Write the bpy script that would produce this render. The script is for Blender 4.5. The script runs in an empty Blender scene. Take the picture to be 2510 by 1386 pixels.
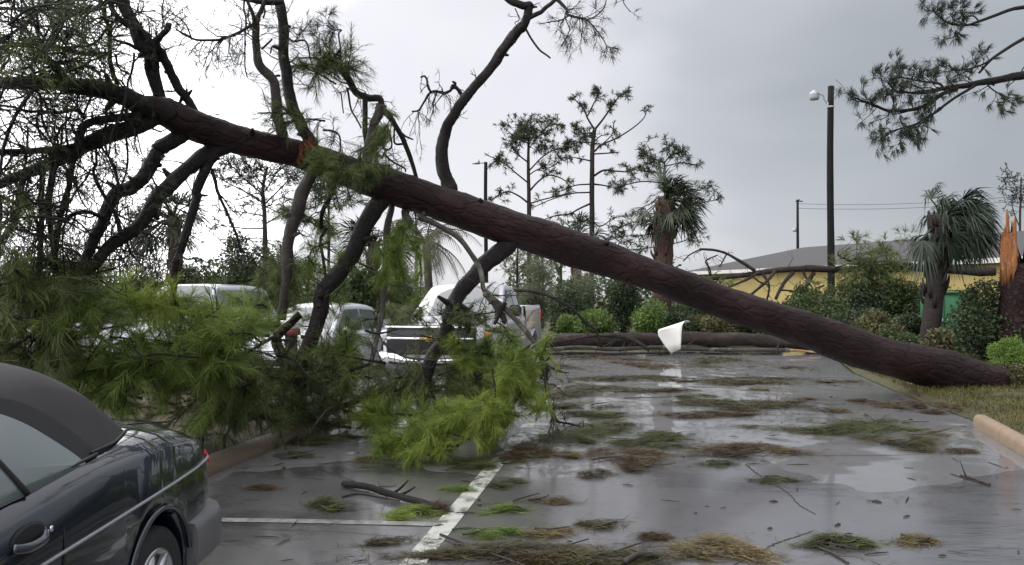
import bpy, math, random
import numpy as np

# ------------------------------------------------------------------ camera, sky, sun, exposure
scene = bpy.context.scene
EYE = 1.65                       # camera height above the lot, metres
F = 1900.0                       # focal length in photo pixels (2510 wide)
CX, HY = 1255.0, 725.0           # principal column and horizon row in the photo
cam_data = bpy.data.cameras.new("camera")
cam = bpy.data.objects.new("camera", cam_data)
scene.collection.objects.link(cam)
cam.location = (0, 0, EYE)
cam.rotation_euler = (math.radians(90), 0, 0)
cam_data.sensor_width = 36
cam_data.lens = 36 * F / 2510
cam_data.shift_y = 32 / 2510
cam_data.clip_start = 0.05
cam_data.clip_end = 3000
scene.camera = cam

SUN_EL, SUN_AZ = math.radians(48), math.radians(-35)     # azimuth from +Y towards +X
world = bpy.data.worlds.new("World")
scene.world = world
world.use_nodes = True
wn, wl = world.node_tree.nodes, world.node_tree.links
wn.clear()
w_out = wn.new('ShaderNodeOutputWorld')
w_bg = wn.new('ShaderNodeBackground')
w_bg.inputs['Strength'].default_value = 0.1
sky = wn.new('ShaderNodeTexSky')
sky.sky_type = 'NISHITA'
sky.sun_disc = False
sky.sun_elevation = SUN_EL
sky.sun_rotation = SUN_AZ
w_tc = wn.new('ShaderNodeTexCoord')
w_map = wn.new('ShaderNodeMapping')
w_map.inputs['Scale'].default_value = (1.0, 1.0, 1.9)
w_map.inputs['Location'].default_value = (0.35, 0.1, 0.22)
w_noise = wn.new('ShaderNodeTexNoise')
w_noise.inputs['Scale'].default_value = 1.7
w_noise.inputs['Detail'].default_value = 4.0
w_noise.inputs['Roughness'].default_value = 0.42
w_noise.inputs['Distortion'].default_value = 0.5
w_sep = wn.new('ShaderNodeSeparateXYZ')
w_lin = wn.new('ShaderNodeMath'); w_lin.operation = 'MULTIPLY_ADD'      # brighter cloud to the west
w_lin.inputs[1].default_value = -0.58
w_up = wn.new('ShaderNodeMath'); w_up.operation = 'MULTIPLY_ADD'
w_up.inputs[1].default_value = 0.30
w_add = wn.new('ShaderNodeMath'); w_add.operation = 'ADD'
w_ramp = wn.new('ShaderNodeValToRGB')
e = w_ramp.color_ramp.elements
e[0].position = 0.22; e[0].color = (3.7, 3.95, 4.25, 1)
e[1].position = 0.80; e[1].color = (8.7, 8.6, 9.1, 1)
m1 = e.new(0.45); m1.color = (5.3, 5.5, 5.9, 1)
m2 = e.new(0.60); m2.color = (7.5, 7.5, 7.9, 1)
m3 = e.new(1.0); m3.color = (27.0, 27.0, 27.4, 1)  # out-of-frame zenith set extra bright to lift the mid-tones
w_mix = wn.new('ShaderNodeMixRGB')
w_mix.inputs['Fac'].default_value = 0.93
wl.new(w_tc.outputs['Generated'], w_map.inputs['Vector'])
wl.new(w_map.outputs['Vector'], w_noise.inputs['Vector'])
wl.new(w_tc.outputs['Generated'], w_sep.inputs['Vector'])
wl.new(w_sep.outputs['X'], w_lin.inputs[0])
w_back = wn.new('ShaderNodeMath'); w_back.operation = 'MULTIPLY_ADD'    # unseen sky behind the camera brightened to light the view
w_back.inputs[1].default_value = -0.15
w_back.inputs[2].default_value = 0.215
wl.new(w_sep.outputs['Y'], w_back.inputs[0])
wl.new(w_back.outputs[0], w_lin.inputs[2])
wl.new(w_sep.outputs['Z'], w_up.inputs[0])
wl.new(w_lin.outputs[0], w_up.inputs[2])
wl.new(w_up.outputs[0], w_add.inputs[0])
wl.new(w_noise.outputs['Fac'], w_add.inputs[1])
wl.new(w_add.outputs[0], w_ramp.inputs['Fac'])
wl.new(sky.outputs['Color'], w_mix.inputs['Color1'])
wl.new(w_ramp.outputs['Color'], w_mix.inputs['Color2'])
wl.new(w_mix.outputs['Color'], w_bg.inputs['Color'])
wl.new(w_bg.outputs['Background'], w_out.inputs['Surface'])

sun_data = bpy.data.lights.new("sun", 'SUN')
sun_data.energy = 0.5
sun_data.angle = math.radians(25)
sun_data.color = (1.0, 0.97, 0.93)
sun = bpy.data.objects.new("sun", sun_data)
scene.collection.objects.link(sun)
sun.rotation_euler = (math.radians(90) - SUN_EL, 0, math.pi - SUN_AZ)

scene.view_settings.view_transform = 'Standard'
scene.view_settings.look = 'None'
scene.view_settings.exposure = 0.15
scene.view_settings.gamma = 1.0
scene.view_settings.use_curve_mapping = False
scene.render.engine = 'CYCLES'
scene.cycles.max_bounces = 6
scene.cycles.transparent_max_bounces = 8
scene.cycles.use_denoising = True

# ------------------------------------------------------------------ helpers
rng = np.random.default_rng(7)
C = scene.collection

def W(x, y, D):
    """photo pixel at a depth of D metres -> world point"""
    return np.array([(x - CX) / F * D, D, EYE + (HY - y) / F * D])

def G(x, y, z=0.0):
    """photo pixel on the ground -> world point"""
    D = (EYE - z) * F / (y - HY)
    return np.array([(x - CX) / F * D, D, z])

def nrm(v):
    v = np.asarray(v, float)
    return v / (np.linalg.norm(v, axis=-1, keepdims=True) + 1e-12)

class MB:
    def __init__(s):
        s.v, s.f, s.n = [], [], 0
    def add(s, v, *faces):
        v = np.asarray(v, float).reshape(-1, 3)
        for f in faces:
            f = np.asarray(f, np.int64)
            if len(f):
                s.f.append(f + s.n)
        s.v.append(v)
        s.n += len(v)
    def box(s, c, size, rz=0.0, bevel=0.0, M=None):
        hx, hy, hz = [d / 2 for d in size]
        if bevel <= 0:
            v = np.array([[x, y, z] for x in (-hx, hx) for y in (-hy, hy) for z in (-hz, hz)])
            f = [[0, 1, 3, 2], [4, 6, 7, 5], [0, 4, 5, 1], [2, 3, 7, 6], [0, 2, 6, 4], [1, 5, 7, 3]]
        else:
            b = min(bevel, hx * .9, hy * .9, hz * .9)
            v, f = [], []
            for z in (-hz, -hz + b, hz - b, hz):
                i = b if abs(z) == hz else 0
                for (sx, sy) in ((-1, -1), (1, -1), (1, 1), (-1, 1)):
                    v.append([sx * (hx - i), sy * (hy - i - b), z]) if (sx * sy > 0) else v.append([sx * (hx - i - b), sy * (hy - i), z])
                    v.append([sx * (hx - i - b), sy * (hy - i), z]) if (sx * sy > 0) else v.append([sx * (hx - i), sy * (hy - i - b), z])
            v = np.array(v)
            quads = []
            for k in range(3):
                for j in range(8):
                    a, c2 = k * 8 + j, k * 8 + (j + 1) % 8
                    quads.append([a, c2, c2 + 8, a + 8])
            s.add(s._tr(v, c, rz, M), quads, [list(range(7, -1, -1))], [list(range(24, 32))])
            return
        s.add(s._tr(v, c, rz, M), f)
    @staticmethod
    def _tr(v, c, rz, M):
        if M is not None:
            v = v @ np.asarray(M).T
        ca, sa = math.cos(rz), math.sin(rz)
        return np.stack([v[:, 0] * ca - v[:, 1] * sa, v[:, 0] * sa + v[:, 1] * ca, v[:, 2]], 1) + np.asarray(c, float)
    def tube(s, P, R, sides=6, cap=True, lump=0.0, seed=0):
        P = np.asarray(P, float)
        k = len(P)
        R = np.broadcast_to(np.asarray(R, float), (k,)).copy()
        T = np.empty_like(P)
        T[1:-1] = P[2:] - P[:-2]; T[0] = P[1] - P[0]; T[-1] = P[-1] - P[-2]
        T = nrm(T)
        ref = np.array([0.31, 0.2, 0.93]) if abs(T[:, 2]).mean() < 0.8 else np.array([0.9, 0.35, 0.1])
        U = nrm(np.cross(T, ref)); V = np.cross(T, U)
        a = np.arange(sides) * 2 * math.pi / sides
        rad = R[:, None] * np.ones((1, sides))
        if lump > 0:
            q = np.random.default_rng(seed + 11)
            L = np.concatenate([[0], np.cumsum(np.linalg.norm(np.diff(P, axis=0), axis=1))])
            for o in range(5):
                fa = int(q.integers(0, 5)); fl = q.uniform(.6, 2.2) * (1.6 ** o); ph = q.uniform(0, 6.28)
                rad = rad * (1 + lump / (1 + .5 * o) * np.sin(fl * L[:, None] * 2 + fa * a[None, :] + ph))
            rad = rad * (1 + lump * .5 * q.normal(size=rad.shape))
        ring = P[:, None, :] + rad[..., None] * (np.cos(a)[None, :, None] * U[:, None, :] + np.sin(a)[None, :, None] * V[:, None, :])
        i = np.arange(k - 1)[:, None] * sides
        j = np.arange(sides)[None, :]
        jn = (j + 1) % sides
        q4 = np.stack([i + j, i + jn, i + sides + jn, i + sides + j], -1).reshape(-1, 4)
        caps = []
        if cap:
            caps = [[list(range(sides - 1, -1, -1))], [list(range((k - 1) * sides, k * sides))]]
        s.add(ring.reshape(-1, 3), q4, *caps)
    def lathe(s, prof, c, axis='z', n=24, M=None):
        prof = np.asarray(prof, float)
        a = np.arange(n) * 2 * math.pi / n
        r, h = prof[:, 0], prof[:, 1]
        ca, sa = np.cos(a), np.sin(a)
        if axis == 'z':
            v = np.stack([r[:, None] * ca, r[:, None] * sa, h[:, None] + 0 * ca], -1)
        elif axis == 'x':
            v = np.stack([h[:, None] + 0 * ca, r[:, None] * ca, r[:, None] * sa], -1)
        else:
            v = np.stack([r[:, None] * ca, h[:, None] + 0 * ca, r[:, None] * sa], -1)
        k = len(prof)
        i = np.arange(k - 1)[:, None] * n
        j = np.arange(n)[None, :]
        jn = (j + 1) % n
        q = np.stack([i + j, i + jn, i + n + jn, i + n + j], -1).reshape(-1, 4)
        v = v.reshape(-1, 3)
        if M is not None:
            v = v @ np.asarray(M).T
        s.add(v + np.asarray(c, float), q)
    def grid(s, V, flip=False):
        V = np.asarray(V, float)
        a, b = V.shape[:2]
        i = np.arange(a - 1)[:, None] * b
        j = np.arange(b - 1)[None, :]
        q = np.stack([i + j, i + j + 1, i + b + j + 1, i + b + j], -1).reshape(-1, 4)
        if flip:
            q = q[:, ::-1]
        s.add(V.reshape(-1, 3), q)
    def prism(s, poly, off):
        """polygon (n,3) extruded by vector off, closed"""
        poly = np.asarray(poly, float)
        n = len(poly)
        v = np.concatenate([poly, poly + np.asarray(off, float)])
        q = [[i, (i + 1) % n, n + (i + 1) % n, n + i] for i in range(n)]
        s.add(v, q, [list(range(n - 1, -1, -1))], [list(range(n, 2 * n))])
    def needles(s, B, A, count, length, width, spread, sleeve=0.5, droop=0.15, wind=None, q=None):
        """tufts of pine needles: B (N,3) twig tips, A (N,3) twig axes"""
        q = q or rng
        B = np.repeat(np.asarray(B, float), count, 0)
        A = np.repeat(nrm(A), count, 0)
        N = len(B)
        if N == 0:
            return
        d = nrm(A * q.uniform(.25, 1.1, (N, 1)) + spread * nrm(q.normal(size=(N, 3))))
        if wind is not None:
            d = nrm(d + np.asarray(wind))
        L = length * q.uniform(.55, 1.1, (N, 1))
        base = B - A * q.uniform(0, 1, (N, 1)) * sleeve * length
        side = nrm(np.cross(d, nrm(q.normal(size=(N, 3))))) * width / 2
        mid = base + d * L * .55
        tip = base + d * L + np.array([0, 0, -1.0]) * L * droop * q.uniform(.2, 1.6, (N, 1))
        v = np.stack([base - side * .7, base + side * .7, mid + side, mid - side, tip], 1)
        o = np.arange(N)[:, None] * 5
        s.add(v.reshape(-1, 3), o + np.array([[0, 1, 2, 3]]), o + np.array([[3, 2, 4]]))
    def leaves(s, P, size, aspect=.55, q=None, flat=0.0):
        q = q or rng
        P = np.asarray(P, float)
        N = len(P)
        a = nrm(q.normal(size=(N, 3)) * np.array([1, 1, 1 - flat]))
        b = nrm(np.cross(a, nrm(q.normal(size=(N, 3)))))
        L = size * q.uniform(.6, 1.3, (N, 1))
        v = np.stack([P - a * L * .5, P + b * L * aspect * .5, P + a * L * .5, P - b * L * aspect * .5], 1)
        o = np.arange(N)[:, None] * 4
        s.add(v.reshape(-1, 3), o + np.array([[0, 1, 2, 3]]))
    def build(s, name, mat, parent=None, smooth=True):
        me = bpy.data.meshes.new(name)
        v = np.concatenate(s.v) if s.v else np.zeros((0, 3))
        if parent is not None and 'world_built' in parent_flags.get(parent.name, ()):
            v = v - np.array(parent_loc[parent.name])
        me.vertices.add(len(v))
        me.vertices.foreach_set('co', v.astype(np.float32).ravel())
        loops = np.concatenate([f.ravel() for f in s.f])
        sizes = np.concatenate([np.full(len(f), f.shape[1]) for f in s.f])
        me.loops.add(len(loops))
        me.loops.foreach_set('vertex_index', loops.astype(np.int32))
        me.polygons.add(len(sizes))
        starts = np.concatenate([[0], np.cumsum(sizes)[:-1]])
        me.polygons.foreach_set('loop_start', starts.astype(np.int32))
        try:
            me.polygons.foreach_set('loop_total', sizes.astype(np.int32))
        except Exception:
            pass
        me.update(calc_edges=True)
        if smooth:
            me.polygons.foreach_set('use_smooth', np.ones(len(sizes), bool))
        me.validate()
        if mat is not None:
            me.materials.append(mat)
        o = bpy.data.objects.new(name, me)
        C.objects.link(o)
        if parent is not None:
            o.parent = parent
            if 'world_built' in parent_flags.get(parent.name, ()):
                parent_flags[o.name] = ('world_built',)
                parent_loc[o.name] = parent_loc[parent.name]
        return o

parent_flags, parent_loc = {}, {}

def thing(name, label, cat, loc, rz=0.0, group=None, world_built=True):
    o = bpy.data.objects.new(name, None)
    o.empty_display_size = 0.2
    C.objects.link(o)
    o.location = tuple(float(c) for c in loc)
    o.rotation_euler = (0, 0, rz)
    o['label'] = label
    o['category'] = cat
    if group:
        o['group'] = group
    if world_built:
        parent_flags[o.name] = ('world_built',)
        parent_loc[o.name] = tuple(float(c) for c in loc)
    return o

def tag(o, label, cat, group=None, kind=None):
    o['label'] = label
    o['category'] = cat
    if group:
        o['group'] = group
    if kind:
        o['kind'] = kind
    return o

def structure(o):
    o['kind'] = 'structure'
    return o

def autosharp(o, deg=35):
    me = o.data
    try:
        me.set_sharp_from_angle(angle=math.radians(deg))
    except Exception:
        pass
    return o

def smooth_path(P, k=4):
    """Catmull-Rom through the points"""
    P = np.asarray(P, float)
    if len(P) < 3:
        t = np.linspace(0, 1, k * 2)[:, None]
        return P[0] * (1 - t) + P[-1] * t
    Q = np.concatenate([[2 * P[0] - P[1]], P, [2 * P[-1] - P[-2]]])
    out = []
    for i in range(len(P) - 1):
        p0, p1, p2, p3 = Q[i:i + 4]
        for t in np.linspace(0, 1, k, endpoint=False):
            out.append(.5 * ((2 * p1) + (-p0 + p2) * t + (2 * p0 - 5 * p1 + 4 * p2 - p3) * t * t + (-p0 + 3 * p1 - 3 * p2 + p3) * t ** 3))
    out.append(P[-1])
    return np.array(out)

# ------------------------------------------------------------------ materials
def new_mat(name):
    m = bpy.data.materials.new(name)
    m.use_nodes = True
    nt = m.node_tree
    return m, nt, nt.nodes['Principled BSDF'], nt.nodes['Material Output']

def simple(name, col, rough=.6, metal=0.0, var=.25, scale=6.0, bump=0.0, bump_scale=40.0, coat=0.0, spec=0.5):
    m, nt, b, out = new_mat(name)
    n, l = nt.nodes, nt.links
    tc = n.new('ShaderNodeTexCoord')
    no = n.new('ShaderNodeTexNoise')
    no.inputs['Scale'].default_value = scale
    no.inputs['Detail'].default_value = 6
    mix = n.new('ShaderNodeMixRGB')
    mix.inputs['Color1'].default_value = (*[c * (1 - var) for c in col], 1)
    mix.inputs['Color2'].default_value = (*[min(1, c * (1 + var)) for c in col], 1)
    l.new(tc.outputs['Object'], no.inputs['Vector'])
    l.new(no.outputs['Fac'], mix.inputs['Fac'])
    l.new(mix.outputs['Color'], b.inputs['Base Color'])
    b.inputs['Roughness'].default_value = rough
    b.inputs['Metallic'].default_value = metal
    b.inputs['Coat Weight'].default_value = coat
    b.inputs['Coat Roughness'].default_value = .04
    b.inputs['Specular IOR Level'].default_value = spec
    if bump > 0:
        n2 = n.new('ShaderNodeTexNoise')
        n2.inputs['Scale'].default_value = bump_scale
        n2.inputs['Detail'].default_value = 5
        bp = n.new('ShaderNodeBump')
        bp.inputs['Strength'].default_value = bump
        bp.inputs['Distance'].default_value = .02
        l.new(tc.outputs['Object'], n2.inputs['Vector'])
        l.new(n2.outputs['Fac'], bp.inputs['Height'])
        l.new(bp.outputs['Normal'], b.inputs['Normal'])
    return m

def foliage(name, c_dark, c_mid, c_light, trans=.35, clump=1.2, rough=.55):
    """needle / leaf material: random per leaf, drifting per clump; light passes through"""
    m, nt, b, out = new_mat(name)
    n, l = nt.nodes, nt.links
    geo = n.new('ShaderNodeNewGeometry')
    tc = n.new('ShaderNodeTexCoord')
    no = n.new('ShaderNodeTexNoise')
    no.inputs['Scale'].default_value = clump
    no.inputs['Detail'].default_value = 2
    ad = n.new('ShaderNodeMath'); ad.operation = 'MULTIPLY_ADD'
    ad.inputs[1].default_value = .45
    ramp = n.new('ShaderNodeValToRGB')
    e = ramp.color_ramp.elements
    e[0].position = .3; e[0].color = (*c_dark, 1)
    e[1].position = 1.0; e[1].color = (*c_light, 1)
    x = e.new(.68); x.color = (*c_mid, 1)
    l.new(tc.outputs['Object'], no.inputs['Vector'])
    l.new(geo.outputs['Random Per Island'], ad.inputs[0])
    l.new(no.outputs['Fac'], ad.inputs[2])
    l.new(ad.outputs[0], ramp.inputs['Fac'])
    l.new(ramp.outputs['Color'], b.inputs['Base Color'])
    b.inputs['Roughness'].default_value = rough
    tr = n.new('ShaderNodeBsdfTranslucent')
    l.new(ramp.outputs['Color'], tr.inputs['Color'])
    mx = n.new('ShaderNodeMixShader')
    mx.inputs['Fac'].default_value = trans
    l.new(b.outputs['BSDF'], mx.inputs[1])
    l.new(tr.outputs['BSDF'], mx.inputs[2])
    l.new(mx.outputs['Shader'], out.inputs['Surface'])
    return m

def bark(name, c0, c1, c2, rot=(0, 0, 0), stretch=(1, 1, 1), scale=5.0, bump=.6, rough=.55, lichen=None):
    m, nt, b, out = new_mat(name)
    n, l = nt.nodes, nt.links
    tc = n.new('ShaderNodeTexCoord')
    mp00 = n.new('ShaderNodeMapping'); mp00.inputs['Rotation'].default_value = (0, 0, rot[2])
    mp0 = n.new('ShaderNodeMapping'); mp0.inputs['Rotation'].default_value = (0, rot[1], 0)
    mp = n.new('ShaderNodeMapping'); mp.inputs['Scale'].default_value = stretch
    vo = n.new('ShaderNodeTexVoronoi')
    vo.feature = 'DISTANCE_TO_EDGE'
    vo.inputs['Scale'].default_value = scale * 1.6
    no = n.new('ShaderNodeTexNoise')
    no.inputs['Scale'].default_value = scale
    no.inputs['Detail'].default_value = 8
    no.inputs['Roughness'].default_value = .65
    wob = n.new('ShaderNodeMixRGB'); wob.blend_type = 'ADD'; wob.inputs['Fac'].default_value = .25
    big = n.new('ShaderNodeTexNoise')
    big.inputs['Scale'].default_value = .9
    big.inputs['Detail'].default_value = 3
    ramp = n.new('ShaderNodeValToRGB')
    e = ramp.color_ramp.elements
    e[0].position = .3; e[0].color = (*c0, 1)
    e[1].position = .75; e[1].color = (*c2, 1)
    x = e.new(.52); x.color = (*c1, 1)
    av = n.new('ShaderNodeMath'); av.operation = 'MULTIPLY_ADD'
    av.inputs[1].default_value = .45
    sc2 = n.new('ShaderNodeMath'); sc2.operation = 'MULTIPLY'; sc2.inputs[1].default_value = .55
    l.new(tc.outputs['Object'], mp00.inputs['Vector'])
    l.new(mp00.outputs['Vector'], mp0.inputs['Vector'])
    l.new(mp0.outputs['Vector'], mp.inputs['Vector'])
    l.new(mp.outputs['Vector'], no.inputs['Vector'])
    l.new(mp.outputs['Vector'], wob.inputs['Color1'])
    l.new(no.outputs['Color'], wob.inputs['Color2'])
    l.new(wob.outputs['Color'], vo.inputs['Vector'])
    l.new(tc.outputs['Object'], big.inputs['Vector'])
    l.new(big.outputs['Fac'], sc2.inputs[0])
    l.new(no.outputs['Fac'], av.inputs[0])
    l.new(sc2.outputs[0], av.inputs[2])
    l.new(av.outputs[0], ramp.inputs['Fac'])
    colout = ramp.outputs['Color']
    if lichen:
        n3 = n.new('ShaderNodeTexNoise'); n3.inputs['Scale'].default_value = 3.2; n3.inputs['Detail'].default_value = 5
        r3 = n.new('ShaderNodeValToRGB')
        r3.color_ramp.elements[0].position = .60; r3.color_ramp.elements[1].position = .70
        mm = n.new('ShaderNodeMixRGB'); mm.inputs['Color2'].default_value = (*lichen, 1)
        l.new(tc.outputs['Object'], n3.inputs['Vector'])
        l.new(n3.outputs['Fac'], r3.inputs['Fac'])
        l.new(r3.outputs['Color'], mm.inputs['Fac'])
        l.new(colout, mm.inputs['Color1'])
        colout = mm.outputs['Color']
    l.new(colout, b.inputs['Base Color'])
    b.inputs['Roughness'].default_value = rough
    b.inputs['Specular IOR Level'].default_value = .22
    h = n.new('ShaderNodeMath'); h.operation = 'MULTIPLY_ADD'; h.inputs[1].default_value = .8
    cl = n.new('ShaderNodeMath'); cl.operation = 'MINIMUM'; cl.inputs[1].default_value = .18
    l.new(vo.outputs['Distance'], cl.inputs[0])
    l.new(cl.outputs[0], h.inputs[2])
    sn = n.new('ShaderNodeMath'); sn.operation = 'MULTIPLY'; sn.inputs[1].default_value = .25
    l.new(no.outputs['Fac'], sn.inputs[0])
    l.new(sn.outputs[0], h.inputs[0])
    bp = n.new('ShaderNodeBump')
    bp.inputs['Strength'].default_value = bump
    bp.inputs['Distance'].default_value = .12
    l.new(h.outputs[0], bp.inputs['Height'])
    l.new(bp.outputs['Normal'], b.inputs['Normal'])
    return m

def glass_mat(name, col, rough=.03, ior=2.0):
    m, nt, b, out = new_mat(name)
    b.inputs['Base Color'].default_value = (*col, 1)
    b.inputs['Roughness'].default_value = rough
    b.inputs['IOR'].default_value = ior
    n, l = nt.nodes, nt.links
    tc = n.new('ShaderNodeTexCoord')
    no = n.new('ShaderNodeTexNoise'); no.inputs['Scale'].default_value = 9; no.inputs['Detail'].default_value = 4
    mr = n.new('ShaderNodeMapRange')
    mr.inputs['To Min'].default_value = rough; mr.inputs['To Max'].default_value = rough + .02
    l.new(tc.outputs['Object'], no.inputs['Vector'])
    l.new(no.outputs['Fac'], mr.inputs['Value'])
    l.new(mr.outputs['Result'], b.inputs['Roughness'])
    return m

M = {}
M['bark_trunk'] = bark('wet_red_brown_bark', (.005, .003, .003), (.025, .0105, .011), (.080, .038, .037),
                       rot=(0, math.radians(-14), math.radians(-29)), stretch=(.36, 1.1, 1.1), scale=4.5, bump=1.0, rough=.5)
M['bark_branch'] = bark('dark_wet_branch_bark', (.005, .004, .004), (.014, .011, .011), (.030, .023, .022), scale=9, bump=.5, rough=.55)
M['bark_log'] = bark('brown_log_bark', (.012, .010, .009), (.036, .028, .025), (.085, .068, .060), scale=7, bump=.7, rough=.7)
M['bark_grey'] = bark('grey_lichened_bark', (.03, .026, .024), (.07, .06, .056), (.14, .125, .11), scale=8, bump=.6, rough=.7, lichen=(.16, .16, .13))
M['bark_far'] = bark('far_pine_bark', (.015, .012, .011), (.03, .024, .022), (.06, .048, .044), scale=4, bump=.4, rough=.8)
M['palm_bark'] = bark('palm_boot_bark', (.03, .02, .016), (.085, .052, .04), (.15, .10, .08), scale=6, stretch=(1, 1, .6), bump=.8, rough=.85)
M['raw_wood'] = bark('torn_orange_wood', (.09, .035, .016), (.29, .115, .045), (.50, .29, .15), stretch=(2, 2, .25), scale=6, bump=.7, rough=.7)
M['red_wood'] = bark('torn_red_wood', (.06, .018, .010), (.16, .045, .025), (.28, .10, .06), stretch=(1, 1, 1), scale=8, bump=.7, rough=.7)
M['pale_wood'] = bark('pale_torn_wood', (.20, .12, .06), (.40, .26, .14), (.55, .40, .24), scale=7, bump=.5, rough=.7)
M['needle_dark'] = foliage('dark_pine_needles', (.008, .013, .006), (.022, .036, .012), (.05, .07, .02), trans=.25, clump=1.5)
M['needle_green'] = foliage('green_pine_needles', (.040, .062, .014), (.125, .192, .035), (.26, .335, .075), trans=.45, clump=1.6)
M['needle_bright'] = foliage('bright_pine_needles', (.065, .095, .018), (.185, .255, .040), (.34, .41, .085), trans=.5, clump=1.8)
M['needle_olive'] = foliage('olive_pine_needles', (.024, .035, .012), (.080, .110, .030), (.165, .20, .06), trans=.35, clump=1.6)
M['straw_brown'] = foliage('brown_pine_straw', (.018, .009, .005), (.052, .026, .013), (.115, .095, .034), trans=.15, clump=4)
M['straw_mixed'] = foliage('mixed_pine_straw', (.012, .011, .005), (.042, .034, .013), (.10, .088, .028), trans=.2, clump=5)
M['straw_tan'] = foliage('tan_pine_straw', (.035, .025, .010), (.11, .082, .032), (.21, .165, .07), trans=.2, clump=5)
M['straw_green'] = foliage('green_pine_litter', (.028, .015, .008), (.040, .048, .013), (.11, .13, .034), trans=.3, clump=5)
M['leaf_dark'] = foliage('dark_leaves', (.012, .022, .010), (.03, .05, .018), (.065, .09, .03), trans=.3, clump=1.0)
M['leaf_mid'] = foliage('mid_green_leaves', (.013, .022, .008), (.038, .058, .016), (.08, .11, .03), trans=.35, clump=1.3)
M['leaf_lime'] = foliage('lime_leaves', (.032, .060, .012), (.078, .135, .026), (.15, .22, .05), trans=.4, clump=2)
M['leaf_brown'] = foliage('brownish_leaves', (.03, .026, .012), (.075, .07, .028), (.13, .13, .05), trans=.3, clump=2)
M['moss_grey'] = foliage('hanging_moss', (.05, .058, .035), (.11, .13, .07), (.19, .21, .13), trans=.35, clump=1)
M['frond_dark'] = foliage('dark_palm_fronds', (.007, .012, .007), (.018, .028, .013), (.042, .056, .024), trans=.25, clump=1)
M['frond_pale'] = foliage('pale_palm_fronds', (.013, .022, .014), (.034, .052, .034), (.075, .10, .07), trans=.35, clump=1)
M['frond_olive'] = foliage('olive_palm_fronds', (.022, .024, .010), (.055, .058, .024), (.11, .105, .045), trans=.35, clump=1)
M['black'] = simple('black_plastic', (.012, .012, .013), rough=.55)
M['rubber'] = simple('tyre_rubber', (.018, .018, .019), rough=.75, bump=.2, bump_scale=60)
M['alloy'] = simple('alloy_metal', (.55, .56, .58), rough=.28, metal=.85, var=.1)
M['chrome'] = simple('chrome_metal', (.75, .76, .78), rough=.12, metal=1.0, var=.08)
M['soft_top'] = simple('grey_black_canvas', (.036, .033, .037), rough=.9, var=.3, scale=3.5, bump=.25, bump_scale=420)
M['paint_green'] = simple('deep_green_black_paint', (.003, .008, .018), rough=.22, var=.2, scale=2, coat=1.0)
M['paint_green'].node_tree.nodes['Principled BSDF'].inputs['IOR'].default_value = 1.45
M['paint_green'].node_tree.nodes['Principled BSDF'].inputs['Coat IOR'].default_value = 1.5
M['paint_white'] = simple('white_car_paint', (.40, .39, .43), rough=.35, var=.06, scale=2, coat=.8)
M['paint_silver'] = simple('silver_car_paint', (.42, .43, .47), rough=.35, metal=.4, var=.08, scale=2, coat=.8)
M['bumper'] = simple('wet_grey_bumper', (.11, .11, .115), rough=.45, var=.3, scale=5, bump=.2, bump_scale=80)
M['glass'] = glass_mat('wet_car_glass', (.035, .045, .047), ior=2.1)
M['glass_side'] = glass_mat('pale_side_glass', (.10, .125, .125), ior=2.3, rough=.015)  # base colour paler than the windscreen glass
M['red_lens'] = simple('red_lamp_lens', (.62, .012, .03), rough=.2, var=.1, coat=1)
M['clear_lens'] = simple('headlamp_lens', (.62, .63, .66), rough=.12, var=.1, coat=1)
M['amber'] = simple('amber_lens', (.55, .22, .03), rough=.25, var=.1, coat=1)
M['gold'] = simple('gold_badge', (.50, .34, .10), rough=.3, metal=.7, var=.1)
M['pole_wood'] = bark('tarred_pole_wood', (.004, .004, .005), (.008, .0075, .008), (.017, .015, .015), stretch=(2, 2, .2), scale=5, bump=.4, rough=.8)
M['steel'] = simple('galvanised_steel', (.34, .36, .38), rough=.5, metal=.5, var=.15)
M['lamp_glass'] = simple('unlit_lamp_glass', (.26, .28, .29), rough=.25, var=.1)
M['roof'] = simple('grey_shingle_roof', (.060, .057, .060), rough=.9, var=.18, scale=9, bump=.5, bump_scale=30)
M['yellow_wall'] = simple('yellow_stucco', (.50, .39, .16), rough=.9, var=.10, scale=1.4, bump=.2, bump_scale=60)
M['white_trim'] = simple('white_trim', (.66, .65, .62), rough=.6, var=.1)
M['window_dark'] = glass_mat('building_window', (.03, .035, .04), ior=1.5)
M['green_metal'] = simple('green_painted_metal', (.025, .135, .055), rough=.5, var=.2, scale=3)
M['concrete'] = simple('tan_wet_concrete', (.23, .165, .11), rough=.6, var=.3, scale=7, bump=.4, bump_scale=50)
M['curb'] = simple('brown_wet_curb', (.10, .074, .053), rough=.55, var=.3, scale=5, bump=.4, bump_scale=40)
M['white_plastic'] = simple('white_bent_sheet', (.74, .73, .69), rough=.5, var=.08, scale=3, bump=.1, bump_scale=8)
M['dark_red'] = simple('dark_red_band', (.16, .02, .03), rough=.5, var=.2)
M['twig'] = simple('wet_twig', (.022, .016, .014), rough=.6, var=.4, scale=20)
M['wire'] = simple('black_wire', (.05, .05, .055), rough=.7)
M['crack'] = simple('crack_dark_tar', (.022, .021, .022), rough=.7, var=.3, scale=30)  # dark colour of the seam and crack strips

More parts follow.
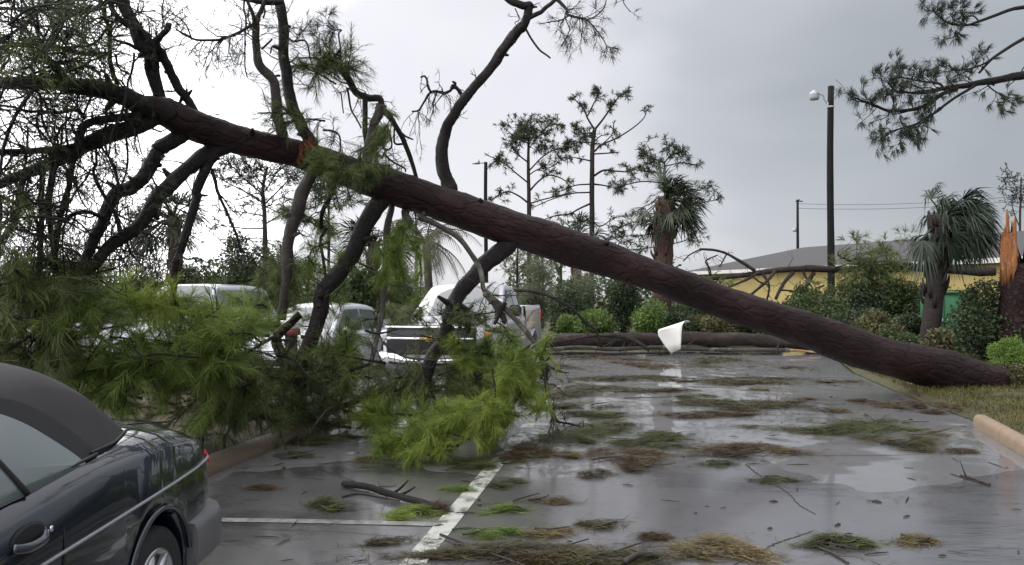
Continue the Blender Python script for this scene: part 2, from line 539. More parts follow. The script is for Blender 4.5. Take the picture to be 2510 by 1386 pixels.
def ground_material():
    m, nt, b, out = new_mat('damp_ground')
    n, l = nt.nodes, nt.links
    tc = n.new('ShaderNodeTexCoord')
    no = n.new('ShaderNodeTexNoise'); no.inputs['Scale'].default_value = .35; no.inputs['Detail'].default_value = 9; no.inputs['Roughness'].default_value = .7
    ramp = n.new('ShaderNodeValToRGB')
    e = ramp.color_ramp.elements
    e[0].position = .35; e[0].color = (.035, .045, .015, 1)
    e[1].position = .7; e[1].color = (.085, .065, .035, 1)
    x = e.new(.52); x.color = (.055, .065, .02, 1)
    l.new(tc.outputs['Object'], no.inputs['Vector'])
    l.new(no.outputs['Fac'], ramp.inputs['Fac'])
    l.new(ramp.outputs['Color'], b.inputs['Base Color'])
    b.inputs['Roughness'].default_value = .9
    bp = n.new('ShaderNodeBump'); bp.inputs['Strength'].default_value = .6; bp.inputs['Distance'].default_value = .05
    n2 = n.new('ShaderNodeTexNoise'); n2.inputs['Scale'].default_value = 14; n2.inputs['Detail'].default_value = 6
    l.new(tc.outputs['Object'], n2.inputs['Vector'])
    l.new(n2.outputs['Fac'], bp.inputs['Height'])
    l.new(bp.outputs['Normal'], b.inputs['Normal'])
    return m

def asphalt_material():
    """wet asphalt: standing water where the lot lies low (a noise pattern of its own), damp elsewhere"""
    m, nt, b, out = new_mat('wet_asphalt')
    n, l = nt.nodes, nt.links
    tc = n.new('ShaderNodeTexCoord')
    # puddle map
    mp = n.new('ShaderNodeMapping'); mp.inputs['Scale'].default_value = (.30, .62, 1)
    mp.inputs['Location'].default_value = (.3, .15, 0)
    pn = n.new('ShaderNodeTexNoise'); pn.inputs['Scale'].default_value = 1.0; pn.inputs['Detail'].default_value = 5; pn.inputs['Roughness'].default_value = .55
    sep = n.new('ShaderNodeSeparateXYZ')
    far = n.new('ShaderNodeMapRange')          # the far half of the lot lies lower and holds more water
    far.inputs['From Min'].default_value = 6.6; far.inputs['From Max'].default_value = 9.5
    far.inputs['To Min'].default_value = -.03; far.inputs['To Max'].default_value = .17
    ad = n.new('ShaderNodeMath'); ad.operation = 'ADD'
    pr = n.new('ShaderNodeValToRGB')
    pr.color_ramp.elements[0].position = .48; pr.color_ramp.elements[1].position = .60
    l.new(tc.outputs['Object'], mp.inputs['Vector'])
    l.new(mp.outputs['Vector'], pn.inputs['Vector'])
    l.new(tc.outputs['Object'], sep.inputs['Vector'])
    l.new(sep.outputs['Y'], far.inputs['Value'])
    l.new(pn.outputs['Fac'], ad.inputs[0])
    l.new(far.outputs['Result'], ad.inputs[1])
    l.new(ad.outputs[0], pr.inputs['Fac'])
    # colour
    cn = n.new('ShaderNodeTexNoise'); cn.inputs['Scale'].default_value = 1.1; cn.inputs['Detail'].default_value = 10; cn.inputs['Roughness'].default_value = .68
    fine = n.new('ShaderNodeTexNoise'); fine.inputs['Scale'].default_value = 90; fine.inputs['Detail'].default_value = 3
    cr = n.new('ShaderNodeValToRGB')
    cr.color_ramp.elements[0].position = .3; cr.color_ramp.elements[0].color = (.032, .030, .034, 1)
    cr.color_ramp.elements[1].position = .72; cr.color_ramp.elements[1].color = (.098, .094, .100, 1)
    l.new(tc.outputs['Object'], cn.inputs['Vector'])
    l.new(tc.outputs['Object'], fine.inputs['Vector'])
    cm = n.new('ShaderNodeMath'); cm.operation = 'MULTIPLY_ADD'; cm.inputs[1].default_value = .48
    cs = n.new('ShaderNodeMath'); cs.operation = 'MULTIPLY'; cs.inputs[1].default_value = .58
    l.new(cn.outputs['Fac'], cs.inputs[0])
    l.new(fine.outputs['Fac'], cm.inputs[0])
    l.new(cs.outputs[0], cm.inputs[2])
    l.new(cm.outputs[0], cr.inputs['Fac'])
    wet = n.new('ShaderNodeMixRGB'); wet.inputs['Color2'].default_value = (.036, .035, .039, 1)
    l.new(pr.outputs['Color'], wet.inputs['Fac'])
    l.new(cr.outputs['Color'], wet.inputs['Color1'])
    l.new(wet.outputs['Color'], b.inputs['Base Color'])
    # gloss
    rr = n.new('ShaderNodeMapRange')
    rr.inputs['To Min'].default_value = .29; rr.inputs['To Max'].default_value = .17
    l.new(pr.outputs['Color'], rr.inputs['Value'])
    l.new(rr.outputs['Result'], b.inputs['Roughness'])
    b.inputs['IOR'].default_value = 2.2
    b.inputs['Coat Weight'].default_value = .6
    b.inputs['Coat Roughness'].default_value = .11
    b.inputs['Coat IOR'].default_value = 1.45
    b.inputs['Specular IOR Level'].default_value = .5
    # grain when damp, wind ripples when flooded
    rip = n.new('ShaderNodeTexNoise'); rip.inputs['Scale'].default_value = 7; rip.inputs['Detail'].default_value = 3
    mp2 = n.new('ShaderNodeMapping'); mp2.inputs['Scale'].default_value = (.55, 1.5, 1)
    l.new(tc.outputs['Object'], mp2.inputs['Vector'])
    l.new(mp2.outputs['Vector'], rip.inputs['Vector'])
    b1 = n.new('ShaderNodeBump'); b1.inputs['Distance'].default_value = .006
    sv = n.new('ShaderNodeMapRange'); sv.inputs['To Min'].default_value = .10; sv.inputs['To Max'].default_value = .03
    l.new(pr.outputs['Color'], sv.inputs['Value'])
    l.new(sv.outputs['Result'], b1.inputs['Strength'])
    l.new(fine.outputs['Fac'], b1.inputs['Height'])
    b2 = n.new('ShaderNodeBump'); b2.inputs['Distance'].default_value = .03
    rs = n.new('ShaderNodeMapRange'); rs.inputs['To Min'].default_value = .04; rs.inputs['To Max'].default_value = .35
    l.new(pr.outputs['Color'], rs.inputs['Value'])
    l.new(rs.outputs['Result'], b2.inputs['Strength'])
    l.new(rip.outputs['Fac'], b2.inputs['Height'])
    l.new(b1.outputs['Normal'], b2.inputs['Normal'])
    l.new(b2.outputs['Normal'], b.inputs['Normal'])
    return m

def paint_line_material(name='worn_white_line_paint', p0=.36, p1=.50, top=(.47, .47, .43)):
    m, nt, b, out = new_mat(name)
    n, l = nt.nodes, nt.links
    tc = n.new('ShaderNodeTexCoord')
    no = n.new('ShaderNodeTexNoise'); no.inputs['Scale'].default_value = 5; no.inputs['Detail'].default_value = 9; no.inputs['Roughness'].default_value = .75
    r = n.new('ShaderNodeValToRGB')
    r.color_ramp.elements[0].position = p0; r.color_ramp.elements[0].color = (.10, .10, .10, 1)
    r.color_ramp.elements[1].position = p1; r.color_ramp.elements[1].color = (*top, 1)
    l.new(tc.outputs['Object'], no.inputs['Vector'])
    l.new(no.outputs['Fac'], r.inputs['Fac'])
    l.new(r.outputs['Color'], b.inputs['Base Color'])
    b.inputs['Roughness'].default_value = .35
    return m
M['ground'] = ground_material()
M['asphalt'] = asphalt_material()
M['line'] = paint_line_material()
M['line_worn'] = paint_line_material('faded_white_line_paint', .40, .62, (.30, .30, .29))
M['leaf_mound'] = foliage('lime_mound_leaves', (.06, .11, .02), (.14, .24, .04), (.25, .36, .08), trans=.4, clump=2)
M['water'] = simple('standing_rain_water', (.055, .054, .058), rough=.58, var=.25, scale=1.5)
_w = M['water'].node_tree.nodes['Principled BSDF'].inputs
_w['IOR'].default_value = 2.35
_w['Coat Weight'].default_value = .8
_w['Coat Roughness'].default_value = .05
_w['Coat IOR'].default_value = 1.5

# ------------------------------------------------------------------ setting: ground, lot, verge, island, lines
def sheet(name, poly, z, mat):
    mb = MB()
    mb.add([[x, y, z] for x, y in poly], [list(range(len(poly)))])
    o = mb.build(name, mat, smooth=False)
    return structure(o)

ground_mb = MB()
gx = np.concatenate([[-900, -300, -120], np.linspace(-60, 60, 61), [120, 300, 900]])
gy = np.concatenate([[-60, -20], np.linspace(-5, 70, 60), [110, 250, 900]])
GXX, GYY = np.meshgrid(gx, gy, indexing='ij')
ground_mb.grid(np.stack([GXX, GYY, np.zeros_like(GXX)], -1))
structure(ground_mb.build('ground', M['ground']))

EDGE = [(4.2, -12), (4.95, 5.5), (5.45, 8.2), (6.1, 10.2), (6.55, 13), (7.3, 16.5), (8.5, 20.3), (9.3, 23)]
asphalt_poly = [(-40, -12)] + EDGE + [(4, 22.6), (0.5, 22.2), (-8, 24), (-40, 24)]
sheet('parking_lot', asphalt_poly, 0.004, M['asphalt'])

def ribbon(name, pts, w0, w1, z, mat, jitter=0.0, n=6, seed=0):
    """flat strip on the ground along 2-D points"""
    q = np.random.default_rng(seed)
    P = smooth_path(np.array([[p[0], p[1], 0] for p in pts]), n)
    T = np.gradient(P, axis=0); T = nrm(T)
    S = np.stack([-T[:, 1], T[:, 0], 0 * T[:, 0]], 1)
    w = np.linspace(w0, w1, len(P))[:, None] / 2
    P = P + S * q.normal(size=(len(P), 1)) * jitter
    wl_ = w * (1 + q.uniform(-.25, .25, (len(P), 1)) * (jitter > 0))
    V = np.stack([P - S * wl_, P + S * wl_], 1)
    V[..., 2] = z
    mb = MB()
    mb.grid(V, flip=True)
    o = mb.build(name, mat, smooth=False)
    return structure(o)

# painted lines
A0, A1 = G(1000, 1400), G(1268, 1076)
dirA = nrm(A1 - A0)
Aext = A0 - dirA * 1.5
Aend = A1 + dirA * 6
ribbon('painted_stripe', [Aext[:2], A0[:2], A1[:2], Aend[:2]], .155, .155, .008, M['line'])
B0, B1 = G(520, 1277), G(1082, 1288)
ribbon('painted_stall_line', [(B0[0] - 3, B0[1] + .03), B0[:2], B1[:2]], .095, .095, .0085, M['line_worn'])

# seams and cracks of the lot
def gp(*px):
    return [G(x, y)[:2] for x, y in px]
ribbon('seam_line', gp((1290, 1123), (1600, 1120), (1900, 1119), (2200, 1117), (2510, 1110)), .016, .014, .0068, M['crack'], .006, 14, 1)
ribbon('seam_line', gp((560, 1150), (760, 1140), (1000, 1126), (1290, 1123)), .018, .016, .0070, M['crack'], .006, 14, 2)
ribbon('crack_line', gp((770, 1146), (850, 1175), (960, 1210), (1080, 1238)), .014, .008, .0072, M['crack'], .004, 12, 3)
ribbon('crack_line', gp((1828, 1140), (1870, 1173), (1925, 1205), (1960, 1240), (2000, 1263)), .020, .008, .0064, M['crack'], .0035, 14, 4)
ribbon('crack_line', gp((1868, 1356), (1900, 1335), (1950, 1318), (1996, 1302)), .020, .007, .0066, M['crack'], .0035, 14, 5)
ribbon('crack_line', gp((1868, 1356), (1820, 1376), (1780, 1400)), .018, .010, .0069, M['crack'], .0035, 10, 6)
ribbon('crack_line', gp((640, 1300), (820, 1306), (1000, 1318)), .006, .005, .0062, M['crack'], .006, 12, 7)

# standing rain water: a real rippled surface that dips under the asphalt where the lot is only damp
def water_sheet():
    q = np.random.default_rng(21)
    xs = np.arange(-3.4, 9.0, .035)
    ys = np.concatenate([np.arange(6.2, 13, .028), np.arange(13, 22.8, .045)])
    X, Y = np.meshgrid(xs, ys, indexing='ij')
    H = np.zeros_like(X)
    for _ in range(46):
        lam = q.uniform(.16, .9); an = q.normal() * .75 + 1.2; k = 2 * math.pi / lam
        H += np.sin(k * (X * math.cos(an) + Y * math.sin(an)) + q.uniform(0, 6.28)) * lam
    H *= .016 / (np.gradient(H, axis=1) / np.gradient(ys)[None, :]).std()
    calm = np.zeros_like(X)
    for _ in range(10):
        an = q.uniform(0, 6.28); k = q.uniform(.5, 1.7)
        calm += np.sin(k * (X * math.cos(an) + 1.6 * Y * math.sin(an)) + q.uniform(0, 6.28))
    calm = .62 + .38 * np.tanh(calm / 2.2)
    m = np.zeros_like(X)
    for _ in range(26):
        an = q.uniform(0, 6.28); k = q.uniform(.7, 3.6)
        m += np.sin(k * (.6 * X * math.cos(an) + 1.5 * Y * math.sin(an)) + q.uniform(0, 6.28)) / k ** .6
    m = m / m.std()
    edge = np.clip((Y - 7.7) / 1.1, -3, 1.0) * 1.6 - np.clip((20.6 - Y) / -1.0, 0, 3)
    lvl = np.clip(m * .85 + edge + .05, -1.2, .8)
    Z = .0055 + lvl * .0045 + H * calm * np.clip(lvl + .7, .1, 1)
    ex = np.array(EDGE)
    lim = np.interp(Y, ex[:, 1], ex[:, 0]) - .05
    Z = np.where(X > lim, -.05, Z)
    mb = MB()
    mb.grid(np.stack([X, Y, Z], -1))
    return structure(mb.build('rain_water', M['water']))
water_sheet()

# verge on the right, planted island on the left
def raised_bed(name, poly, h, mat, q, bump=.05):
    poly = np.array(poly, float)
    c = poly.mean(0)
    mb = MB()
    rings = []
    for k, (s_, z) in enumerate([(1, 0.0), (.99, h * .6), (.95, h), (.8, h * 1.25), (.55, h * 1.5), (.25, h * 1.7)]):
        ring = [[c[0] + (x - c[0]) * s_, c[1] + (y - c[1]) * s_, max(.0, z + (q.normal() * bump if k > 2 else 0))] for x, y in poly]
        rings.append(ring)
    R = np.array(rings)
    R = np.concatenate([R, R[:, :1]], 1)
    mb.grid(R)
    mb.add(R[-1, :-1], [list(range(len(poly) - 1, -1, -1))][0:1])
    return structure(mb.build(name, mat))

q0 = np.random.default_rng(3)
def dense(poly, n=8):
    out = []
    for a, b in zip(poly, poly[1:] + poly[:1]):
        for t in np.linspace(0, 1, n, endpoint=False):
            out.append((a[0] * (1 - t) + b[0] * t, a[1] * (1 - t) + b[1] * t))
    return out
M['turf'] = simple('mossy_turf_soil', (.062, .052, .022), rough=.95, var=.6, scale=2.2, bump=.9, bump_scale=25)
raised_bed('grass_verge', dense([(4.75, 4.5), (5.5, 8.1), (6.2, 10.1), (6.65, 13), (7.4, 16.5), (8.6, 20.3), (30, 24), (30, 4.5)]), .06, M['turf'], q0)
island = [(-30, 4.8), (-3.45, 4.8), (-3.05, 7.2), (-2.8, 8.75), (-2.35, 10.6), (-2.1, 12.0), (-4, 12.6), (-30, 12.6)]
raised_bed('planted_island', dense(island), .05, simple('pine_mulch_soil', (.055, .04, .024), rough=.95, var=.5, scale=3, bump=.9, bump_scale=25), q0, .03)
# low kerb round the island
kerb = MB()
kp = np.array([(-3.35, 4.7), (-3.12, 6.0), (-2.92, 7.2), (-2.66, 8.6), (-2.2, 10.6), (-1.95, 12.1)])
KP = smooth_path(np.c_[kp, np.zeros(len(kp))], 6)
T = nrm(np.gradient(KP, axis=0)); S = np.stack([-T[:, 1], T[:, 0], 0 * T[:, 0]], 1)
prof = [(-.19, 0), (-.185, .055), (-.14, .075), (.15, .08), (.19, .06), (.19, 0)]
kerb.grid(np.stack([KP + S * a + np.array([0, 0, b]) for a, b in prof], 1))
structure(kerb.build('island_kerb', M['curb'], smooth=False))

# grass blades on the verge
def grass(name, pts_fn, n, h, mat, q):
    P = pts_fn(n)
    N = len(P)
    d = nrm(np.stack([q.normal(size=N) * .5, q.normal(size=N) * .5, np.ones(N)], 1))
    L = h * q.uniform(.4, 1.2, (N, 1))
    sd = nrm(np.stack([q.normal(size=N), q.normal(size=N), np.zeros(N)], 1)) * .006
    mid = P + d * L * .55
    tip = P + d * L + np.stack([q.normal(size=N) * .3, q.normal(size=N) * .3, -np.ones(N) * .15], 1) * L
    v = np.stack([P - sd, P + sd, mid + sd * .8, mid - sd * .8, tip], 1)
    o = np.arange(N)[:, None] * 5
    mb = MB(); mb.add(v.reshape(-1, 3), o + np.array([[0, 1, 2, 3]]), o + np.array([[3, 2, 4]]))
    ob = mb.build(name, mat)
    return tag(ob, 'short yellow green grass on the verge beside the wet lot', 'grass', kind='stuff')
def verge_pts(n):
    ex = np.array(EDGE)
    y = q0.uniform(4.6, 21, n)
    x0 = np.interp(y, ex[:, 1], ex[:, 0]) + .12
    x = x0 + np.abs(q0.normal(size=n)) * 2.6
    z = .075 + .02 * np.minimum(1, (x - x0))
    return np.stack([x, y, z], 1)
M['grass'] = foliage('verge_grass', (.032, .035, .009), (.085, .088, .018), (.17, .145, .04), trans=.4, clump=1.0)
grass('grass', verge_pts, 26000, .10, M['grass'], q0)

# concrete parking stop on the verge edge
ks = thing('concrete_curb', 'tan wet concrete kerb block lying along the grass verge', 'kerb', G(2410, 1030), world_built=True)
a_, b_ = G(2400, 1046), G(2580, 1150)
a_, b_ = np.array([a_[0], a_[1], 0]), np.array([b_[0], b_[1], 0])
L_ = np.linalg.norm(b_ - a_); ang = math.atan2(b_[1] - a_[1], b_[0] - a_[0])
mb = MB()
pr = [(-.09, 0), (-.088, .09), (-.07, .135), (-.03, .155), (.03, .155), (.07, .135), (.088, .09), (.09, 0)]
st = [(0, .55), (.04, .85), (.12, 1), (L_ - .12, 1), (L_, .8)]
u = np.array([math.cos(ang), math.sin(ang), 0]); s_ = np.array([-u[1], u[0], 0])
gridv = np.array([[a_ + u * t + s_ * px * k + np.array([0, 0, pz * (.7 + .3 * k) + .01]) for px, pz in pr] for t, k in st])
mb.grid(gridv)
mb.add(gridv[0], [list(range(len(pr)))]); mb.add(gridv[-1], [list(range(len(pr) - 1, -1, -1))])
mb.build('curb_block', M['concrete'], ks, smooth=True)

# ------------------------------------------------------------------ the fallen pine across the lot
tree = thing('fallen_pine_tree', 'huge red brown pine blown down across the lot, its crown over the parked cars', 'tree', (8.6, 13.5, 0))
TR = [  # x, y, thickness (photo px), depth
    (2512, 957, 20, 13.75), (2496, 952, 46, 13.7), (2470, 945, 66, 13.65), (2409, 930, 82, 13.5), (2335, 910, 92, 13.3), (2264, 897, 98, 13.15), (2120, 860, 92, 12.7), (1975, 808, 86, 12.3), (1782, 745, 79, 11.7),
    (1637, 690, 78, 11.2), (1500, 640, 82, 10.8), (1408, 612, 86, 10.5), (1339, 586, 90, 10.3), (1253, 560, 90, 10.0), (1144, 521, 86, 9.65),
    (1036, 484, 82, 9.3), (951, 455, 82, 9.0), (872, 428, 78, 8.75), (802, 402, 76, 8.5), (723, 376, 68, 8.25), (664, 363, 66, 8.05),
    (600, 348, 68, 7.85), (540, 331, 70, 7.65), (485, 312, 72, 7.45), (440, 292, 76, 7.3), (400, 272, 70, 7.18), (365, 258, 52, 7.05)]
TP = np.array([W(x, y, D) for x, y, t, D in TR])
Tr = np.array([t / 2 * D / F for x, y, t, D in TR])
TP2 = smooth_path(TP, 7)
Tr2 = np.interp(np.linspace(0, len(TR) - 1, len(TP2)), np.arange(len(TR)), Tr)
mb = MB()
mb.tube(TP2, Tr2, sides=36, lump=.03, seed=5)
mb.build('trunk', M['bark_trunk'], tree)

def trunk_depth(x):
    xs = np.array([t[0] for t in TR])[::-1]; ds = np.array([t[3] for t in TR])[::-1]
    return float(np.interp(x, xs, ds))

def grow(wood, tips, axes, p, d, L, r, depth, q, curl=.28, bias=(0, 0, 0), nchild=(2, 4), rmin=.0028):
    n = max(4, int(L / .09))
    P = [np.array(p, float)]
    d = nrm(d)
    ds = [d]
    seg = L / n
    for i in range(n):
        d = nrm(d + curl * q.normal(size=3) * np.array([1, .8, 1]) + np.asarray(bias) * .2)
        P.append(P[-1] + d * seg)
        ds.append(d)
    P = np.array(P)
    R = np.linspace(r, max(rmin, r * .35), len(P))
    wood.tube(P, R, sides=5 if r > .012 else 4 if r > .006 else 3, cap=False)
    tips.append(P[-1]); axes.append(ds[-1])
    if depth > 0:
        for _ in range(int(q.integers(nchild[0], nchild[1] + 1))):
            i = int(q.integers(max(1, n // 4), n))
            dd = nrm(ds[i] * .55 + nrm(q.normal(size=3)) * .9 + np.asarray(bias) * .4)
            grow(wood, tips, axes, P[i], dd, L * q.uniform(.35, .65), max(rmin, R[i] * .6), depth - 1, q, curl, bias, nchild, rmin)

def limb(pts, D0, D1, t0, t1, bark_='bark_branch', twigs=0, tl=.5, tr=(.15, 1), depth=1, bias=(0, 0, 0), fol=None, tuft=11, nl=.12, nw=.0036,
         tw=.009, seed=None, name='branch', sides=13, curl=.28, keep=.7, parent=None, wind=None, spread=.55, lump=.05, dcurve=None):
    q = np.random.default_rng(seed if seed is not None else int(abs(pts[0][0] * 7 + pts[-1][1] * 13 + len(pts) * 101)))
    k = len(pts)
    seg = np.concatenate([[0], np.cumsum([math.hypot(pts[i + 1][0] - pts[i][0], pts[i + 1][1] - pts[i][1]) for i in range(k - 1)])])
    f = seg / seg[-1]
    Ds = D0 + (D1 - D0) * f
    P = np.array([W(x, y, D) for (x, y), D in zip(pts, Ds)])
    P = smooth_path(P, 5)
    ff = np.linspace(0, 1, len(P))
    Dm = np.interp(ff, np.linspace(0, 1, k), Ds)
    R = (t0 + (t1 - t0) * ff) / 2 * Dm / F
    J = q.normal(size=P.shape)
    for _ in range(3):
        J[1:-1] = (J[:-2] + J[1:-1] + J[2:]) / 3
    P = P + J * R[:, None] * .22
    wood = MB()
    wood.tube(P, R, sides=sides, lump=lump * 1.5 if R[0] > .03 else 0.03, seed=k)
    if t0 > 18:
        for _ in range(int(q.integers(3, 7))):          # snapped stubs and knots
            i = int(q.uniform(.12, .9) * (len(P) - 1))
            d = nrm(q.normal(size=3) + np.array([0, -.3, 0]))
            wood.tube(np.array([P[i], P[i] + d * R[i] * 1.25, P[i] + d * R[i] * q.uniform(1.5, 2.6)]), [R[i] * .5, R[i] * .36, R[i] * .22], sides=7, lump=.12, seed=i)
    tips, axes = [], []
    T = nrm(np.gradient(P, axis=0))
    if pts[-1][0] < 330 and (parent is None):
        twigs = int(twigs * 1.1)
    for _ in range(twigs):
        t = q.uniform(*tr)
        i = min(len(P) - 1, int(t * (len(P) - 1)))
        d = nrm(T[i] * q.uniform(0, .9) + nrm(q.normal(size=3)) + np.asarray(bias) * .5)
        grow(wood, tips, axes, P[i], d, tl * q.uniform(.5, 1.3), min(R[i] * .5, tw * q.uniform(.6, 1.3)), depth, q, curl, bias)
    o = wood.build(name, M[bark_], parent or tree)
    if fol and tips:
        tips, axes = np.array(tips), np.array(axes)
        sel = q.random(len(tips)) < keep
        if sel.any():
            nb = MB()
            nb.needles(tips[sel], axes[sel], tuft, nl, nw, spread, q=q, wind=wind)
            nb.build('needle_foliage', M[fol], o)
    return o

ND, NG, NB, NO = 'needle_dark', 'needle_green', 'needle_bright', 'needle_olive'
# crown limbs, traced: (points, start depth, end depth, start px, end px, ...)
limb([(420, 280), (380, 262), (346, 253), (290, 234), (242, 218), (173, 208), (120, 200), (69, 206), (0, 204), (-80, 215)], 7.2, 6.2, 58, 22, twigs=30, tl=.75, depth=2, fol=ND, bias=(-.2, -.1, .1))
limb([(420, 285), (364, 298), (277, 329), (208, 357), (139, 391), (69, 423), (0, 450), (-60, 480)], 7.25, 6.2, 44, 20, twigs=26, tl=.7, depth=2, fol=ND, bias=(-.1, 0, -.5))
limb([(346, 288), (270, 291), (208, 308), (195, 335), (190, 362)], 7.1, 6.7, 22, 16, twigs=6, fol=ND)
limb([(215, 356), (160, 366), (104, 370), (50, 373), (-40, 372)], 6.8, 6.1, 22, 12, twigs=14, tl=.6, depth=2, fol=ND)
limb([(480, 322), (450, 335), (400, 362), (381, 380), (346, 433), (312, 461), (281, 474), (267, 505), (253, 544), (231, 588), (213, 631), (195, 667), (160, 720)], 7.45, 6.7, 40, 22, twigs=22, tl=.55, depth=1, fol=ND, bias=(0, 0, -.2))
limb([(600, 352), (554, 362), (502, 380), (450, 416), (408, 461), (380, 485), (366, 519), (343, 555), (303, 580), (267, 606), (231, 645), (195, 680), (150, 740)], 7.8, 6.6, 40, 26, twigs=16, tl=.45, fol=ND, keep=.5, bark_='bark_branch')
limb([(530, 380), (512, 398), (485, 467), (483, 483), (465, 541), (451, 591), (433, 645), (425, 700), (418, 760)], 7.6, 7.4, 24, 16, twigs=12, tl=.4, fol=ND, keep=.5)
limb([(519, 415), (528, 450), (534, 472), (555, 519), (577, 569), (590, 620)], 7.6, 7.6, 10, 6, twigs=8, tl=.4, fol=ND, sides=6)
limb([(400, 262), (391, 242), (374, 180), (367, 132), (346, 114), (329, 69), (305, 17), (294, -30)], 7.2, 7.0, 34, 27, twigs=10, tl=.4, tr=(.3, 1), fol=ND, keep=.5)
limb([(372, 150), (367, 128), (372, 110)], 7.1, 7.1, 30, 44)
limb([(367, 125), (380, 102), (391, 92), (408, 74), (416, 56)], 7.1, 7.0, 16, 13, twigs=2, tl=.2)
limb([(370, 110), (364, 94), (350, 78), (329, 69)], 7.05, 7.05, 14, 10, twigs=2, tl=.25)
limb([(366, 92), (366, 70), (364, 53)], 7.05, 7.0, 5, 3, sides=5)
limb([(482, 285), (470, 262), (450, 235), (437, 212), (423, 187), (410, 160), (400, 135), (388, 122)], 7.45, 7.15, 26, 20, twigs=5, tl=.25)
limb([(402, 58), (397, 30), (402, -10)], 7.0, 7.0, 4, 3, sides=5, twigs=4, tl=.25, fol=ND)
limb([(291, 206), (283, 195), (277, 182), (270, 152), (268, 121), (270, 95), (267, 69), (256, 35), (258, 10), (262, -10)], 7.0, 6.9, 13, 8, twigs=14, tl=.45, fol=ND)
limb([(317, 64), (287, 40), (270, 9), (262, -15)], 7.0, 6.9, 14, 10, twigs=4, tl=.4, fol=ND)
limb([(287, 48), (263, 69), (229, 109), (173, 116), (147, 121), (100, 128)], 6.9, 6.5, 7, 5, twigs=14, tl=.4, depth=1, fol=ND, sides=6)
limb([(335, 120), (310, 107), (277, 97)], 7.05, 6.95, 10, 6, twigs=3, tl=.3, sides=6)
limb([(268, 133), (240, 133), (208, 132), (160, 120), (121, 111), (78, 104), (0, 121)], 6.9, 6.3, 12, 8, twigs=20, tl=.5, depth=1, fol=ND)
limb([(329, 130), (329, 142), (320, 185), (314, 200), (312, 218)], 7.05, 7.1, 6, 5, sides=5)
limb([(284, 135), (291, 166), (317, 184)], 6.95, 7.05, 6, 5, sides=5, twigs=3, tl=.3)
limb([(300, 2), (270, 4), (250, 10), (239, 22), (199, 29), (147, 22), (87, 22), (0, 23), (-60, 30)], 7.0, 6.2, 14, 6, twigs=24, tl=.55, depth=1, fol=ND, sides=6)
limb([(255, -20), (190, 0), (120, 12), (60, 60), (20, 90), (-30, 130)], 6.6, 5.9, 10, 6, twigs=16, tl=.6, depth=2, fol=ND, sides=6)
limb([(160, 205), (120, 150), (95, 95), (90, 40), (70, -20)], 6.6, 6.2, 12, 6, twigs=14, tl=.55, depth=2, fol=ND, sides=6)
limb([(208, 293), (190, 271), (147, 276), (104, 274), (69, 273), (30, 262), (-10, 259)], 6.8, 6.2, 10, 6, twigs=14, tl=.45, depth=1, fol=ND, sides=6)
limb([(90, 210), (60, 250), (30, 300), (10, 360), (0, 420), (-10, 480)], 6.3, 6.0, 10, 6, twigs=16, tl=.5, depth=1, fol=ND, sides=6)
limb([(95, 270), (90, 300), (98, 330), (102, 345)], 6.4, 6.4, 7, 4, twigs=5, tl=.3, fol=ND, sides=6)
limb([(105, 395), (105, 429), (101, 500), (101, 573), (96, 640), (85, 760), (80, 840)], 6.6, 6.5, 13, 11, twigs=10, tl=.4, bark_='bark_branch', fol=ND, keep=.4)
limb([(58, 420), (54, 450), (45, 490), (40, 540), (10, 580), (-20, 620)], 6.3, 6.1, 15, 12, twigs=14, tl=.45, fol=ND)
limb([(135, 400), (126, 454), (120, 500), (123, 555), (135, 640), (130, 720), (110, 800), (100, 860)], 6.7, 6.5, 14, 12, twigs=12, tl=.45, fol=ND, keep=.4)
limb([(180, 372), (177, 407), (170, 450), (159, 490), (144, 555), (137, 616), (130, 660)], 6.8, 6.6, 14, 11, twigs=10, tl=.4, fol=ND, keep=.4)
limb([(140, 560), (151, 544), (187, 523), (224, 521), (249, 533), (262, 528)], 6.65, 6.9, 10, 10, twigs=4, tl=.3, sides=7)
limb([(235, 345), (237, 399), (229, 416), (238, 450), (260, 487), (280, 520), (289, 545), (296, 575)], 6.9, 6.9, 6, 11, twigs=6, tl=.3, fol=ND, keep=.4, sides=7)
limb([(222, 415), (210, 440), (185, 470), (172, 500)], 6.85, 6.7, 5, 4, twigs=4, tl=.3, sides=6)
limb([(20, 420), (50, 470), (78, 520), (98, 560), (115, 580), (150, 560)], 6.3, 6.6, 9, 8, twigs=10, tl=.4, fol=ND, sides=6)
limb([(60, 480), (30, 530), (0, 560), (-30, 590)], 6.3, 6.1, 8, 6, twigs=8, tl=.4, fol=ND, sides=6)
limb([(130, 640), (90, 665), (40, 690), (-10, 700)], 6.5, 6.1, 9, 7, twigs=8, tl=.5, fol=NO, sides=6)
limb([(200, 760), (140, 790), (80, 820), (20, 860)], 6.8, 6.2, 12, 8, twigs=8, tl=.5, fol=NO, sides=6)
